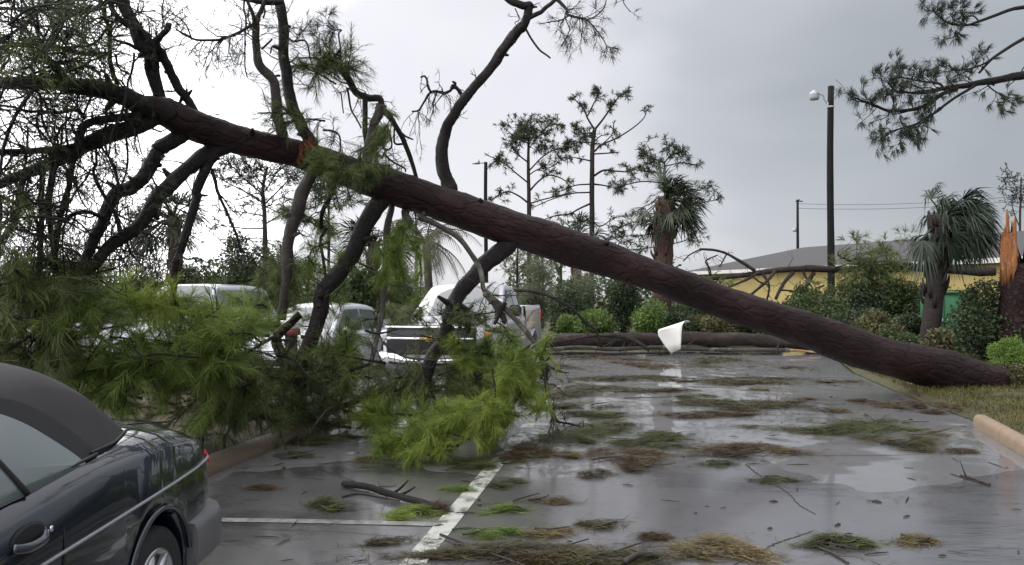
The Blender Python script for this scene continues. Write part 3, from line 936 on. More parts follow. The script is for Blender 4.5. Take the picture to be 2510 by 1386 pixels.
# upright limbs on top of the trunk
limb([(768, 370), (761, 346), (744, 319), (726, 277), (709, 225), (702, 173), (695, 121), (692, 52), (681, 0), (676, -30)], 8.3, 8.0, 30, 23, twigs=14, tl=.4, tr=(.15, .85), fol=NO, bark_='bark_branch')
limb([(692, 345), (688, 325), (681, 294), (678, 242), (671, 201), (640, 166), (629, 121), (626, 69), (629, 40)], 8.1, 7.7, 28, 16, twigs=10, tl=.4, bark_='bark_grey', fol=ND)
limb([(626, 60), (618, 30), (606, 0), (600, -20)], 7.7, 7.6, 10, 7, sides=7)
limb([(629, 48), (640, 25), (650, 0), (655, -20)], 7.7, 7.7, 12, 8, sides=7)
limb([(645, 45), (650, 30), (648, 20)], 7.7, 7.7, 5, 4, sides=5)
limb([(690, 6), (640, 4), (600, -2), (560, -8)], 7.9, 7.5, 15, 10, sides=8)
limb([(600, -5), (598, 20), (603, 50), (601, 90), (600, 160), (606, 190)], 7.6, 7.8, 5, 3, sides=5, twigs=8, tl=.3, fol=ND)
limb([(622, 62), (600, 72), (581, 83), (560, 90), (537, 99), (510, 99), (478, 97), (460, 90), (443, 80), (430, 70)], 7.7, 7.3, 9, 4, twigs=20, tl=.42, depth=1, fol=ND, nl=.11, tuft=14, sides=6, bias=(0, 0, -.3))
limb([(470, 95), (455, 60), (430, 38), (408, 32)], 7.4, 7.2, 4, 2.5, twigs=5, tl=.25, fol=ND, nl=.1, sides=5)
limb([(640, 120), (655, 108), (668, 96)], 7.8, 7.8, 6, 5, sides=5)
limb([(690, 116), (668, 114), (663, 130)], 8.1, 8.0, 6, 4, sides=5)
limb([(686, 185), (670, 188), (655, 180)], 8.1, 7.9, 7, 5, sides=5)
limb([(705, 92), (720, 102), (750, 103), (762, 150), (770, 160)], 8.2, 8.2, 6, 3, twigs=10, tl=.3, fol=ND, sides=5)
# the arching mossy limb
limb([(770, 175), (800, 160), (830, 159), (854, 194), (872, 225), (899, 239), (930, 242), (937, 270), (958, 291), (976, 319), (989, 346), (1007, 391), (1024, 445)], 8.6, 9.2, 22, 10, twigs=20, tl=.4, tr=(0, .45), depth=1, fol=NO)
limb([(896, 245), (896, 312), (899, 364), (906, 398), (905, 425)], 8.8, 8.9, 14, 13, twigs=8, tl=.3, fol=NO)
limb([(935, 262), (922, 290), (910, 329), (900, 375), (905, 410)], 8.7, 8.8, 26, 18, twigs=16, tl=.3, fol=NO, bark_='bark_grey')
limb([(851, 215), (856, 245), (861, 270), (872, 290), (886, 314)], 8.7, 8.7, 6, 4, sides=5)
limb([(836, 225), (838, 250), (842, 278)], 8.6, 8.6, 4, 3, sides=5)
limb([(845, 180), (837, 156), (834, 114), (830, 83), (837, 74), (816, 73), (800, 62)], 8.6, 8.4, 5, 3, twigs=7, tl=.2, tr=(.7, 1), fol=ND, tuft=26, sides=5)
limb([(825, 160), (800, 120), (790, 95)], 8.5, 8.4, 4, 3, twigs=6, tl=.22, fol=ND, tuft=26, sides=5)
limb([(992, 352), (969, 352), (966, 325), (968, 300)], 9.1, 9.0, 6, 4, sides=5)
limb([(976, 319), (995, 335), (1013, 343)], 9.1, 9.1, 7, 4, sides=5)
limb([(936, 390), (944, 372), (960, 360), (955, 320)], 8.95, 9.0, 6, 4, sides=5, twigs=8, tl=.3, fol=ND)
limb([(940, 375), (960, 395), (990, 412), (995, 422)], 8.9, 9.0, 6, 4, sides=5, twigs=5, tl=.25)
limb([(790, 320), (815, 322), (832, 335), (835, 372)], 8.4, 8.5, 6, 4, sides=5, twigs=7, tl=.3, fol=ND)
# the forked limb against the sky
fk = dict(bark_='bark_branch')
limb([(1112, 478), (1100, 450), (1086, 416), (1083, 364), (1093, 322), (1114, 284), (1131, 249), (1156, 222), (1200, 173), (1222, 140), (1245, 105), (1270, 75), (1287, 55), (1295, 25), (1298, 14), (1275, 14), (1255, 4), (1235, -12)], 9.6, 9.0, 31, 17, twigs=6, tl=.3, tr=(.1, 1), **fk)
limb([(1285, 60), (1300, 42), (1325, 30), (1345, 14), (1362, 0), (1375, 8), (1390, 25), (1392, 37), (1420, 44), (1440, 50)], 9.1, 8.9, 13, 5, twigs=12, tl=.28, tr=(.6, 1), fol=ND, nl=.12, sides=7, bias=(.3, 0, -.6), **fk)
limb([(1440, 50), (1455, 65), (1475, 92), (1485, 110), (1490, 128)], 8.9, 8.8, 4, 2, twigs=10, tl=.2, fol=ND, nl=.11, sides=5, bias=(0, 0, -.6), keep=.7, **fk)
limb([(1438, 50), (1460, 40), (1480, 20), (1486, 0)], 8.9, 8.8, 4, 2.5, twigs=4, tl=.2, fol=ND, nl=.1, sides=5, keep=.5, **fk)
limb([(1384, 45), (1396, 70), (1392, 85), (1388, 96)], 8.9, 8.9, 3, 2, twigs=4, tl=.12, fol=ND, nl=.13, sides=5, bias=(0, 0, -1), **fk)
limb([(1395, 38), (1375, 50), (1350, 54), (1322, 60)], 8.9, 8.9, 4, 2, twigs=4, tl=.15, fol=ND, nl=.11, sides=5, **fk)
limb([(1540, -10), (1528, 5), (1545, 30)], 8.8, 8.8, 3, 2, twigs=3, tl=.15, sides=5, fol=ND, nl=.09, **fk)
limb([(1289, 72), (1300, 92), (1320, 120), (1335, 132), (1349, 143)], 9.1, 9.0, 6, 4, sides=6, **fk)
limb([(1262, 20), (1270, 38), (1272, 50), (1262, 56), (1270, 68)], 9.0, 9.0, 3, 2, sides=5, twigs=4, tl=.15, **fk)
limb([(1135, 240), (1124, 222), (1110, 211), (1104, 222), (1090, 229), (1068, 224), (1052, 230), (1040, 250), (1027, 270), (1010, 274)], 9.5, 9.2, 10, 4, twigs=16, tl=.36, depth=1, fol=ND, nl=.10, tuft=8, keep=.5, sides=6, tr=(.3, 1), bias=(0, 0, -.9), **fk)
limb([(1055, 226), (1048, 208), (1046, 195), (1040, 187), (1030, 190)], 9.3, 9.2, 6, 4, sides=6, twigs=4, tl=.2, **fk)
limb([(1112, 214), (1116, 205), (1110, 200)], 9.45, 9.4, 10, 5, sides=6, **fk)
# limbs under the trunk, resting down in front of the cars
limb([(1280, 575), (1253, 592), (1209, 630), (1170, 660), (1127, 712), (1108, 759), (1097, 790), (1082, 833), (1062, 876), (1045, 930), (1035, 985)], 10.0, 9.3, 46, 29, twigs=8, tl=.35, tr=(.4, 1), fol=NO)
limb([(950, 470), (932, 497), (902, 543), (872, 599), (837, 660), (798, 712), (781, 768), (763, 833), (745, 890), (735, 950)], 9.0, 8.6, 46, 33, twigs=10, tl=.35, tr=(.3, 1), fol=NO)
limb([(962, 480), (958, 517), (948, 565), (945, 642), (941, 725), (932, 790), (919, 846), (905, 900)], 9.2, 8.9, 17, 11, bark_='bark_grey', twigs=6, tl=.3, fol=NO)
limb([(765, 400), (763, 426), (742, 474), (722, 538), (707, 595), (703, 642), (700, 700), (690, 780)], 8.6, 8.8, 34, 22, bark_='bark_grey', twigs=5, tl=.3, fol=NO)
limb([(1112, 490), (1085, 487), (1058, 487), (1036, 484), (1027, 482), (1036, 505), (1040, 530)], 9.5, 9.2, 14, 10, bark_='bark_grey')
limb([(1027, 530), (1040, 538), (1071, 551), (1123, 582), (1157, 625), (1179, 668), (1188, 712), (1227, 746), (1270, 790), (1313, 846), (1330, 889), (1339, 941), (1348, 985), (1360, 1030)], 9.2, 8.3, 15, 9, bark_='bark_grey', twigs=14, tl=.4, tr=(.4, 1), fol=NO, keep=.5, bias=(.1, 0, -.4))
limb([(1008, 552), (996, 535), (994, 515), (1008, 500), (1019, 495)], 9.15, 9.25, 22, 20, bark_='bark_grey')
limb([(1190, 715), (1210, 742), (1232, 780), (1240, 792)], 8.7, 8.8, 20, 12, bark_='bark_grey')
limb([(1238, 742), (1222, 775), (1212, 795)], 8.7, 8.7, 12, 8, bark_='bark_branch', sides=7)
limb([(1322, 870), (1340, 900), (1340, 950), (1355, 1000), (1362, 1030), (1400, 1040), (1420, 1045)], 8.5, 8.3, 9, 4, sides=6, twigs=12, tl=.35, fol=ND, keep=.3)
limb([(1330, 880), (1350, 900), (1375, 912), (1395, 915)], 8.5, 8.5, 5, 3, sides=5, twigs=4, tl=.2)
limb([(800, 560), (785, 590), (792, 640), (800, 690), (795, 730)], 9.0, 9.0, 9, 7, sides=6, twigs=7, tl=.35, fol=NG)
limb([(820, 440), (810, 480), (790, 520), (785, 560)], 8.9, 9.1, 14, 9, twigs=8, tl=.35, fol=NO)
# limbs on the ground at the crown's foot
limb([(580, 985), (620, 975), (680, 1000), (740, 1020), (800, 1040), (860, 1050)], 9.6, 9.4, 12, 8, twigs=10, tl=.45, fol=NO, keep=.4)
limb([(790, 1010), (850, 990), (900, 975), (950, 955), (1000, 950)], 9.7, 9.9, 16, 26, bark_='bark_trunk', twigs=4, tl=.4)
limb([(600, 1010), (700, 1008), (790, 1012), (860, 985), (930, 940)], 9.9, 10, 9, 6, twigs=8, tl=.4, sides=6)
limb([(690, 880), (680, 830), (705, 800), (735, 770)], 9.4, 9.4, 26, 18, bark_='bark_trunk')
# short snapped stubs and knots on the trunk
for (x, y, dx, dy, t, L) in [(1480, 605, 3, -9, 14, 1), (1640, 668, 4, -8, 10, 1), (1890, 768, 5, -8, 12, 1), (1180, 500, -3, -12, 12, 1), (880, 400, 2, -16, 12, 1), (1540, 690, 8, 14, 12, 1), (2030, 850, 10, 12, 14, 1), (620, 330, -2, -14, 10, 1)]:
    Dk = trunk_depth(x)
    limb([(x, y), (x + dx * .6, y + dy * .6), (x + dx, y + dy)], Dk - .12, Dk - .2, t * 1.5, t * .7, bark_='bark_trunk', name='branch_stub', sides=9, lump=.12)
# hanging limbs of the left crown
qh = np.random.default_rng(71)
for k in range(8):
    x, y = qh.uniform(-20, 330), qh.uniform(190, 420)
    D_ = 6.2 + x / 330 * .7 + qh.uniform(-.15, .25)
    L = qh.uniform(140, 320); sw = qh.uniform(-70, 40)
    pts = [(x, y), (x + sw * .2 + qh.normal() * 10, y + L * .3), (x + sw * .6 + qh.normal() * 12, y + L * .65), (x + sw + qh.normal() * 14, y + L)]
    limb(pts, D_, D_ - qh.uniform(0, .3), qh.uniform(5, 9), 3.5, twigs=8, tl=.4, depth=1, fol=ND if k % 2 else None, sides=6, seed=700 + k, bias=(-.1, 0, -.4), keep=.6)
# bare snapped sticks through the crown's foot
qs = np.random.default_rng(44)
for k in range(26):
    x, y = qs.uniform(150, 1250), qs.uniform(800, 1010)
    D_ = 7.4 + (x / 1250) * 1.9 + qs.uniform(-.2, .3)
    an = qs.uniform(-.9, .9) + (math.pi if qs.random() < .5 else 0)
    L = qs.uniform(60, 170)
    pts = [(x, y), (x + L * .4 * math.cos(an), y + L * .4 * math.sin(an) * .6 + qs.normal() * 8), (x + L * math.cos(an), y + L * math.sin(an) * .6 + qs.normal() * 14)]
    if W(0, max(p[1] for p in pts), D_)[2] < .05:
        continue
    limb(pts, D_, D_ + qs.uniform(-.4, .1), qs.uniform(6, 11), 3, twigs=4, tl=.3, sides=6, bark_='bark_grey' if k % 3 == 0 else 'bark_branch', seed=900 + k)

# torn red joint on the trunk
mb = MB()
q1 = np.random.default_rng(5)
c0 = W(768, 372, 8.05)
for k in range(26):
    p0 = W(768 + q1.normal() * 16, 388 + q1.normal() * 9, 8.10 + q1.uniform(-.05, .08))
    mb.tube(np.array([p0, p0 + np.array([q1.normal() * .02 - .02, -.02, q1.uniform(.03, .08)]), p0 + np.array([q1.normal() * .05 - .03, -.03, q1.uniform(.10, .20)])]), [.032, .022, .003], sides=5)
mb.build('torn_wood', M['red_wood'], tree)

def bough(p0, p1, n_side, tufts, mat, nl=.22, nw=.0034, q=None, sag=.1, side_len=.35, spread=.42, parent=None, bark_='bark_branch', r=.012, wind=None, droop=.2):
    """a needle-bearing bough: stem, side twigs, tufts"""
    q = q or rng
    p0, p1 = np.array(p0, float), np.array(p1, float)
    L = np.linalg.norm(p1 - p0)
    mid = (p0 + p1) / 2 + np.array([q.normal() * .06, q.normal() * .06, sag * L])
    P = smooth_path([p0, mid, p1], 7)
    wood = MB()
    wood.tube(P, np.linspace(r, .004, len(P)), sides=5)
    T = nrm(np.gradient(P, axis=0))
    tips, axes = [P[-1]], [T[-1]]
    for k in range(int(n_side * 1.6)):
        i = int(q.integers(1, len(P)))
        grow(wood, tips, axes, P[i], nrm(T[i] * .7 + nrm(q.normal(size=3)) * .8), side_len * q.uniform(.4, 1.2), .006, 1 if q.random() < .5 else 0, q, curl=.2, nchild=(1, 2))
    o = wood.build('bough', M[bark_], parent or tree)
    nb = MB()
    nb.needles(np.array(tips), np.array(axes), int(tufts * 1.15), nl * .76, nw, spread, sleeve=1.7, droop=droop, q=q, wind=wind)
    nb.build('needle_foliage', M[mat], o)
    return o

def mass(cx, cy, rx, ry, D, dd, n, mat, L=.6, n_side=7, tufts=60, nl=.22, dirs=None, seed=0, nw=.0034, side_len=.35):
    q = np.random.default_rng(seed + int(cx * 3 + cy))
    for k in range(n):
        a, rr = q.uniform(0, 6.283), math.sqrt(q.random()) * .9
        d0 = D + q.uniform(-dd, dd)
        p = W(cx + rx * rr * math.cos(a), cy + ry * rr * math.sin(a), d0)
        if dirs is None:
            d = nrm([q.normal(), q.normal() * .7, q.normal() * .45 - .15])
        else:
            d = nrm(np.array(dirs) + q.normal(size=3) * .35)
        h = d * L * q.uniform(.6, 1.2) / 2
        a0, a1 = p - h, p + h
        a0[2] = max(a0[2], .06); a1[2] = max(a1[2], .05)
        bough(a0, a1, n_side, tufts, mat, nl=nl, q=q, nw=nw, side_len=side_len)

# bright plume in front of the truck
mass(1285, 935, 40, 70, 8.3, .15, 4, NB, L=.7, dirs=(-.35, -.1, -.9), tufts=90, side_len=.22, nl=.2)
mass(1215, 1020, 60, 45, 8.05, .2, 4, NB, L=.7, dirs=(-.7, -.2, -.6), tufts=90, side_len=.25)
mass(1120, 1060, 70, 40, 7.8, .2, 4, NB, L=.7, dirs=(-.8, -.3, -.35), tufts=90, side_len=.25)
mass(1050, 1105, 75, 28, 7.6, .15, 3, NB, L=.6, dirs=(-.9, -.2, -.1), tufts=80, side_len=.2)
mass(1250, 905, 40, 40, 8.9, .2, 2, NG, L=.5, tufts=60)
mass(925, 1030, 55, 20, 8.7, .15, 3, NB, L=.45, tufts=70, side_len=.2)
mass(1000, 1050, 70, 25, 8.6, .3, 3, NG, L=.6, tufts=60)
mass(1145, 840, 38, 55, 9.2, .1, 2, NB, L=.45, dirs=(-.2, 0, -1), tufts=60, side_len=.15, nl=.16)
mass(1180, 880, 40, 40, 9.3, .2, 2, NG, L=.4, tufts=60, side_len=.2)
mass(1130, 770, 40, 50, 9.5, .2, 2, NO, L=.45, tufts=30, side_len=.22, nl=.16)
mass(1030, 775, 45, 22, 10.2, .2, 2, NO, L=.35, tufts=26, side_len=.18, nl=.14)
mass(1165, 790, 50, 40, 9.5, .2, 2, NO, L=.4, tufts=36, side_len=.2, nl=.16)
# dark olive mass below the cars
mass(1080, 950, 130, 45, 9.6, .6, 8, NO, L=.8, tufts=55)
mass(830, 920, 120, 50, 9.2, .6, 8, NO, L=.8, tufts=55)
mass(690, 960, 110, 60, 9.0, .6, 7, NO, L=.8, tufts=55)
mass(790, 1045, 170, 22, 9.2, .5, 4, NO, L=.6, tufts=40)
mass(860, 860, 45, 40, 9.1, .3, 3, NG, L=.5, tufts=60)
mass(660, 640, 40, 70, 9.0, .3, 3, NO, L=.5, tufts=60, dirs=(0, 0, -1), side_len=.25)
mass(775, 580, 45, 60, 9.0, .3, 3, NG, L=.5, tufts=36, side_len=.25, nl=.18)
mass(985, 620, 32, 65, 9.1, .2, 3, NG, L=.5, tufts=60, dirs=(0, 0, -1), side_len=.16)
mass(905, 640, 40, 50, 9.0, .3, 2, NG, L=.45, tufts=50, side_len=.2)
mass(715, 560, 30, 60, 9.0, .3, 2, NO, L=.4, tufts=40, side_len=.2)
mass(955, 945, 75, 42, 9.9, .4, 6, NO, L=.7, tufts=50, seed=5)
mass(640, 915, 70, 45, 9.1, .4, 4, NO, L=.7, tufts=50, seed=6)
mass(740, 1000, 150, 35, 9.3, .4, 6, NO, L=.7, tufts=45, seed=7)
mass(1180, 950, 80, 45, 9.6, .4, 4, NO, L=.7, tufts=50, seed=8)
mass(1030, 788, 70, 8, 13.9, .35, 4, NO, L=.7, tufts=40, seed=31)  # boughs added on the bonnet in place of its dark branch reflections
mass(1120, 782, 60, 10, 14.0, .3, 3, ND, L=.6, tufts=40, seed=32)
mass(680, 800, 60, 14, 14.4, .3, 3, NO, L=.7, tufts=40, seed=33)  # likewise added, to darken the saloon and wagon bonnets
mass(450, 760, 90, 20, 14.5, .3, 3, NO, L=.8, tufts=40, seed=34)
# thin sprays hanging in front of the parked cars
mass(745, 690, 35, 60, 9.2, .3, 2, NG, L=.5, tufts=26, dirs=(.1, 0, -1), side_len=.2, nl=.17)
mass(850, 740, 35, 50, 9.3, .3, 2, NG, L=.45, tufts=24, dirs=(-.2, 0, -1), side_len=.2, nl=.16)
mass(905, 770, 30, 50, 9.4, .3, 2, NO, L=.45, tufts=24, dirs=(.1, 0, -1), side_len=.2, nl=.16)
mass(650, 790, 45, 50, 8.9, .3, 3, NG, L=.5, tufts=30, side_len=.25, nl=.18)
mass(560, 770, 40, 40, 8.4, .3, 2, NG, L=.5, tufts=30, side_len=.25, nl=.18)
mass(1010, 700, 30, 60, 9.6, .3, 2, NG, L=.45, tufts=24, dirs=(0, 0, -1), side_len=.18, nl=.16)
mass(1235, 830, 40, 40, 8.9, .2, 2, NG, L=.4, tufts=30, side_len=.2, nl=.16)
# on and over the trunk
mass(870, 420, 60, 34, 8.1, .15, 4, NO, L=.45, tufts=60, side_len=.25, nl=.18)
mass(800, 408, 30, 26, 7.9, .1, 2, NO, L=.35, tufts=50, side_len=.2, nl=.16)
mass(725, 285, 35, 50, 8.0, .1, 2, NO, L=.4, tufts=30, side_len=.25, nl=.16)
mass(805, 165, 55, 35, 8.5, .2, 4, NO, L=.4, tufts=40, side_len=.3, nl=.18)
mass(925, 325, 18, 70, 8.6, .1, 2, NO, L=.4, tufts=50, side_len=.12, nl=.13, dirs=(0, 0, -1))
# big left-hand mass
mass(240, 820, 75, 120, 7.2, .5, 7, NG, L=.75, tufts=70)
mass(420, 835, 130, 45, 7.6, .5, 8, NG, L=.8, tufts=60)
mass(330, 735, 95, 32, 7.4, .4, 4, NB, L=.5, tufts=60, side_len=.28)
mass(540, 850, 85, 75, 7.8, .5, 7, NG, L=.7, tufts=70)
mass(330, 930, 150, 70, 7.4, .6, 10, NG, L=.8, tufts=70)
mass(500, 950, 120, 80, 8.1, .5, 9, NO, L=.8, tufts=70)
mass(560, 1040, 90, 35, 8.3, .3, 4, NO, L=.6, tufts=60)
mass(60, 700, 90, 60, 6.5, .4, 6, NO, L=.7, tufts=60)
mass(70, 860, 120, 70, 6.7, .5, 8, NO, L=.8, tufts=70)
mass(200, 700, 50, 30, 6.9, .3, 2, NG, L=.5, tufts=50)
# blurred dark needles in the top left corner
mass(70, 90, 90, 80, 5.9, .4, 5, NO, L=.6, tufts=16, nl=.16, n_side=5)
mass(160, 160, 60, 45, 6.3, .3, 4, NO, L=.5, tufts=20, nl=.15, n_side=5)
mass(40, 270, 70, 80, 6.0, .3, 2, ND, L=.5, tufts=14, nl=.15, n_side=5)
mass(50, 540, 60, 90, 6.1, .3, 3, NO, L=.5, tufts=16, nl=.15, n_side=5)
mass(60, 30, 70, 40, 5.6, .3, 2, ND, L=.5, tufts=16, nl=.16, n_side=5)

# ------------------------------------------------------------------ pine leaning in from the right, blown by the wind
rp = thing('wind_blown_pine_tree', 'standing pine just out of frame whose wind swept boughs reach in at top right', 'tree', (10.2, 9.6, 0))
mb = MB()
mb.tube(smooth_path(np.array([[10.2, 9.6, 0], [10.1, 9.6, 3], [10.25, 9.5, 7], [10.15, 9.5, 11], [10.2, 9.5, 14]]), 6), np.linspace(.30, .12, 25), sides=14, lump=.03)
mb.build('trunk', M['bark_trunk'], rp)
wnd = (.55, 0, .15)
kw = dict(parent=rp, fol='frond_dark', tuft=34, nl=.115, nw=.0042, wind=(.75, 0, -.1), spread=.35, keep=.8)
limb([(2900, 230), (2700, 205), (2560, 184), (2500, 187), (2460, 193), (2410, 200), (2370, 210), (2330, 215), (2290, 222), (2240, 228)], 9.5, 9.3, 26, 7, twigs=10, tl=.4, tr=(.45, 1), depth=1, bias=(-1, 0, .1), **kw)
limb([(2345, 218), (2310, 232), (2270, 258), (2230, 270), (2180, 272), (2150, 262), (2120, 250), (2095, 240)], 9.3, 9.2, 12, 4, twigs=20, tl=.28, depth=1, bias=(-.8, 0, .2), sides=7, **kw)
limb([(2320, 216), (2270, 228), (2210, 226), (2190, 218), (2175, 200)], 9.3, 9.1, 7, 3, twigs=14, tl=.28, bias=(-.8, 0, .4), sides=6, **kw)
limb([(2310, 212), (2300, 205), (2260, 200), (2220, 192), (2200, 190)], 9.3, 9.3, 6, 3, twigs=12, tl=.26, bias=(-.6, 0, .6), sides=6, **kw)
limb([(2390, 210), (2340, 240), (2300, 270), (2260, 298), (2220, 312), (2180, 325), (2155, 345)], 9.3, 9.1, 8, 3, twigs=18, tl=.26, bias=(-.6, 0, -.3), sides=6, **kw)
limb([(2250, 302), (2225, 325), (2205, 345)], 9.2, 9.1, 4, 2, twigs=6, tl=.16, sides=5, bias=(-.5, 0, -.6), **kw)
limb([(2900, -120), (2700, 10), (2560, 70), (2510, 95), (2460, 125), (2425, 150), (2400, 180)], 9.5, 9.35, 12, 6, twigs=3, tl=.2, tr=(.8, 1), sides=7, **kw)
limb([(2425, 150), (2400, 162), (2370, 170), (2340, 172), (2325, 160)], 9.3, 9.2, 5, 3, twigs=8, tl=.2, sides=5, bias=(-.4, 0, .4), **kw)
limb([(2420, 210), (2440, 225), (2460, 235), (2475, 250)], 9.35, 9.2, 4, 2.5, twigs=8, tl=.2, sides=5, bias=(.5, 0, -.5), **kw)
limb([(2510, 165), (2490, 195), (2465, 215)], 9.4, 9.3, 3, 2, sides=5, **kw)
limb([(2900, -90), (2650, 0), (2510, 18), (2480, 24), (2440, 38), (2400, 52), (2370, 62), (2335, 60), (2310, 48), (2285, 25)], 9.5, 9.2, 12, 3, twigs=12, tl=.26, tr=(.6, 1), sides=7, bias=(-.6, 0, .2), **kw)
limb([(2400, 52), (2385, 40), (2360, 40), (2352, 25)], 9.3, 9.2, 4, 2.5, twigs=5, tl=.2, sides=5, bias=(.2, 0, .5), **kw)
limb([(2365, 62), (2350, 80), (2335, 92), (2320, 95)], 9.3, 9.2, 3, 2, twigs=3, tl=.12, sides=5, bias=(0, 0, -.6), **kw)

# ------------------------------------------------------------------ lamp poles, utility pole
def lamp_pole(name, label, px, D, ytop, ybot, wpx, arm, group=None):
    base = W(px, HY, D); base[2] = 0
    top = W(px, ytop, D)[2]
    r = wpx / 2 * D / F
    t = thing(name, label, 'lamp post', base, world_built=False, group=group)
    mb = MB()
    q = np.random.default_rng(int(px))
    zz = np.linspace(-.1, top, 14)
    mb.tube(np.stack([.02 * np.sin(zz * .7), 0 * zz, zz], 1), np.linspace(r * 1.18, r * .92, 14), sides=16, lump=.012)
    mb.build('pole', M['pole_wood'], t)
    arm(t, top, r, D)
    return t

def arm_big(t, top, r, D):
    s = D / F
    mb = MB()
    zc = top - 35 * s
    P = smooth_path(np.array([[-r * .8, -.02, zc - 12 * s], [-9 * s - r, -.03, zc + 3 * s], [-20 * s, -.04, zc + 12 * s], [-32 * s, -.04, zc + 16 * s]]), 6)
    mb.tube(P, .028, sides=8)
    mb.box((-r * .9, 0, zc - 12 * s), (.06, .10, .22), bevel=.01)
    mb.build('arm', M['steel'], t)
    h = MB()
    h.lathe([(.0, .17), (.07, .17), (.10, .12), (.17, .08), (.19, .0), (.19, -.02), (.0, -.02)], (-41 * s, -.04, zc + 14 * s), n=20)
    ho = h.build('lamp_head', M['steel'], t)
    g = MB()
    g.lathe([(.185, -.02), (.185, -.14), (.16, -.20), (.0, -.22)], (-41 * s, -.04, zc + 14 * s), n=20)
    g.build('lamp_cover', M['lamp_glass'], ho)
    b = MB()
    b.tube(np.array([[0, 0, zc - 18 * s], [0, 0, zc - 14 * s]]), r * 1.08, sides=16)
    b.build('pole_band', M['steel'], t)

lamp_pole('lamp_post', 'tall black wooden pole with one lamp arm beside the grey roof', 2036, 30, 212, 830, 15.5, arm_big, group='wooden lamp poles')

def arm_small(t, top, r, D):
    s = D / F
    mb = MB()
    mb.tube(np.array([[0, 0, top - 2 * s], [-24 * s, 0, top - 2 * s]]), .03, sides=6)
    mb.tube(np.array([[-18 * s, 0, top - 2 * s], [-18 * s, 0, top + 8 * s]]), [.08, .02], sides=6)
    mb.build('arm', M['steel'], t)
    h = MB()
    h.lathe([(.0, .09), (.10, .08), (.22, .0), (.0, -.03)], (-24 * s, 0, top - 4 * s), n=14)
    h.build('lamp_head', M['steel'], t)
lamp_pole('lamp_post', 'thinner black lamp pole behind the fallen trunk left of the bare pines', 1191, 40, 398, 900, 9, arm_small, group='wooden lamp poles')

up_ = thing('utility_pole', 'slender grey utility pole rising behind the grey roof', 'utility pole', (W(1955, HY, 75)[0], 75, 0), world_built=False)
mb = MB()
ztop = W(0, 490, 75)[2]
mb.tube(np.array([[0, 0, 0], [.02, 0, ztop * .5], [0, 0, ztop]]), [.17, .14, .11], sides=10)
mb.build('pole', M['pole_wood'], up_)
mb = MB(); mb.box((.15, 0, ztop - .15), (.7, .08, .09)); mb.box((.15, 0, ztop - .02), (.05, .05, .22))
mb.build('crossarm', M['pole_wood'], up_)
mb = MB()
mb.lathe([(0, .35), (.16, .33), (.18, .0), (0, 0)], (-.28, 0, ztop - 3.1), n=12)
mb.build('transformer', M['steel'], up_)
wo = thing('power_line', 'thin overhead wire running right from the utility pole', 'wire', W(1955, 500, 75))
mb = MB()
for dz in (0, 11):
    a = W(1958, 500 + dz, 75); b = W(2480, 483 + dz, 62)
    P = np.array([a * (1 - t) + b * t - np.array([0, 0, 1.2 * t * (1 - t)]) for t in np.linspace(0, 1, 12)])
    mb.tube(P, .020, sides=4)
mb.build('wire', M['wire'], wo)

# ------------------------------------------------------------------ the yellow building with the long grey roof
bl = thing('yellow_building', 'long low yellow building with a grey hipped shingle roof', 'building', (9.7, 43, 0), world_built=True)
e0 = W(1672, 668, 43)          # left end of the eave
e1 = W(2330, 635.5, 28.3)      # right end of the eave
e0 = np.array([e0[0], e0[1], 2.94]); e1 = np.array([e1[0], e1[1], 2.98])
along = e1 - e0; along[2] = 0
Lb = np.linalg.norm(along) + 6.0; along = nrm(along)
back = np.array([-along[1], along[0], 0])
if back[1] < 0: back = -back
Wd = 11.0
def bp(t, d, z): return np.array([e0[0], e0[1], 0]) + along * t + back * d + np.array([0, 0, z])
mb = MB()
ov = .55
zr = 2.95; zR = 4.27
rf = [bp(-.0, 0, zr), bp(Lb, 0, zr), bp(Lb, Wd, zr), bp(0, Wd, zr), bp(3.4, Wd / 2, zR), bp(Lb - 3.4, Wd / 2, zR)]
mb.add(rf, [[0, 1, 5, 4], [2, 3, 4, 5]], [[1, 2, 5], [3, 0, 4]])
lo = [p - np.array([0, 0, .14]) for p in rf[:4]]
mb.add(lo, [[3, 2, 1, 0]])
roof = mb.build('roof', M['roof'], bl, smooth=False)
mb = MB()
for (a, b) in ((0, 1), (1, 2), (2, 3), (3, 0)):
    p, q_ = rf[a], rf[b]
    mb.add([p + [0, 0, .006], q_ + [0, 0, .006], q_ - [0, 0, .17], p - [0, 0, .17]], [[0, 3, 2, 1]])
mb.build('fascia', M['white_trim'], roof, smooth=False)
mb = MB()
wl_ = [bp(ov, ov, 0), bp(Lb - ov, ov, 0), bp(Lb - ov, Wd - ov, 0), bp(ov, Wd - ov, 0)]
wh = [p + np.array([0, 0, 2.80]) for p in wl_]
mb.add(wl_ + wh, [[0, 1, 5, 4], [1, 2, 6, 5], [2, 3, 7, 6], [3, 0, 4, 7]])
mb.build('wall', M['yellow_wall'], bl, smooth=False)
for t in ():
    fr = MB()
    c = bp(t, ov - .03, 1.55)
    angb = math.atan2(along[1], along[0])
    fr.box(c, (1.25, .06, 1.25), rz=angb, bevel=.01)
    fo = fr.build('window', M['white_trim'], bl)
    pn = MB(); pn.box(bp(t, ov - .065, 1.55), (1.05, .03, 1.05), rz=angb)
    pn.build('pane', M['window_dark'], fo)

# ------------------------------------------------------------------ fallen trees and logs behind
def far_limb(parent, pts, D0, D1, t0, t1, name='branch', mat='bark_far', **k):
    return limb(pts, D0, D1, t0, t1, bark_=mat, parent=parent, name=name, **k)

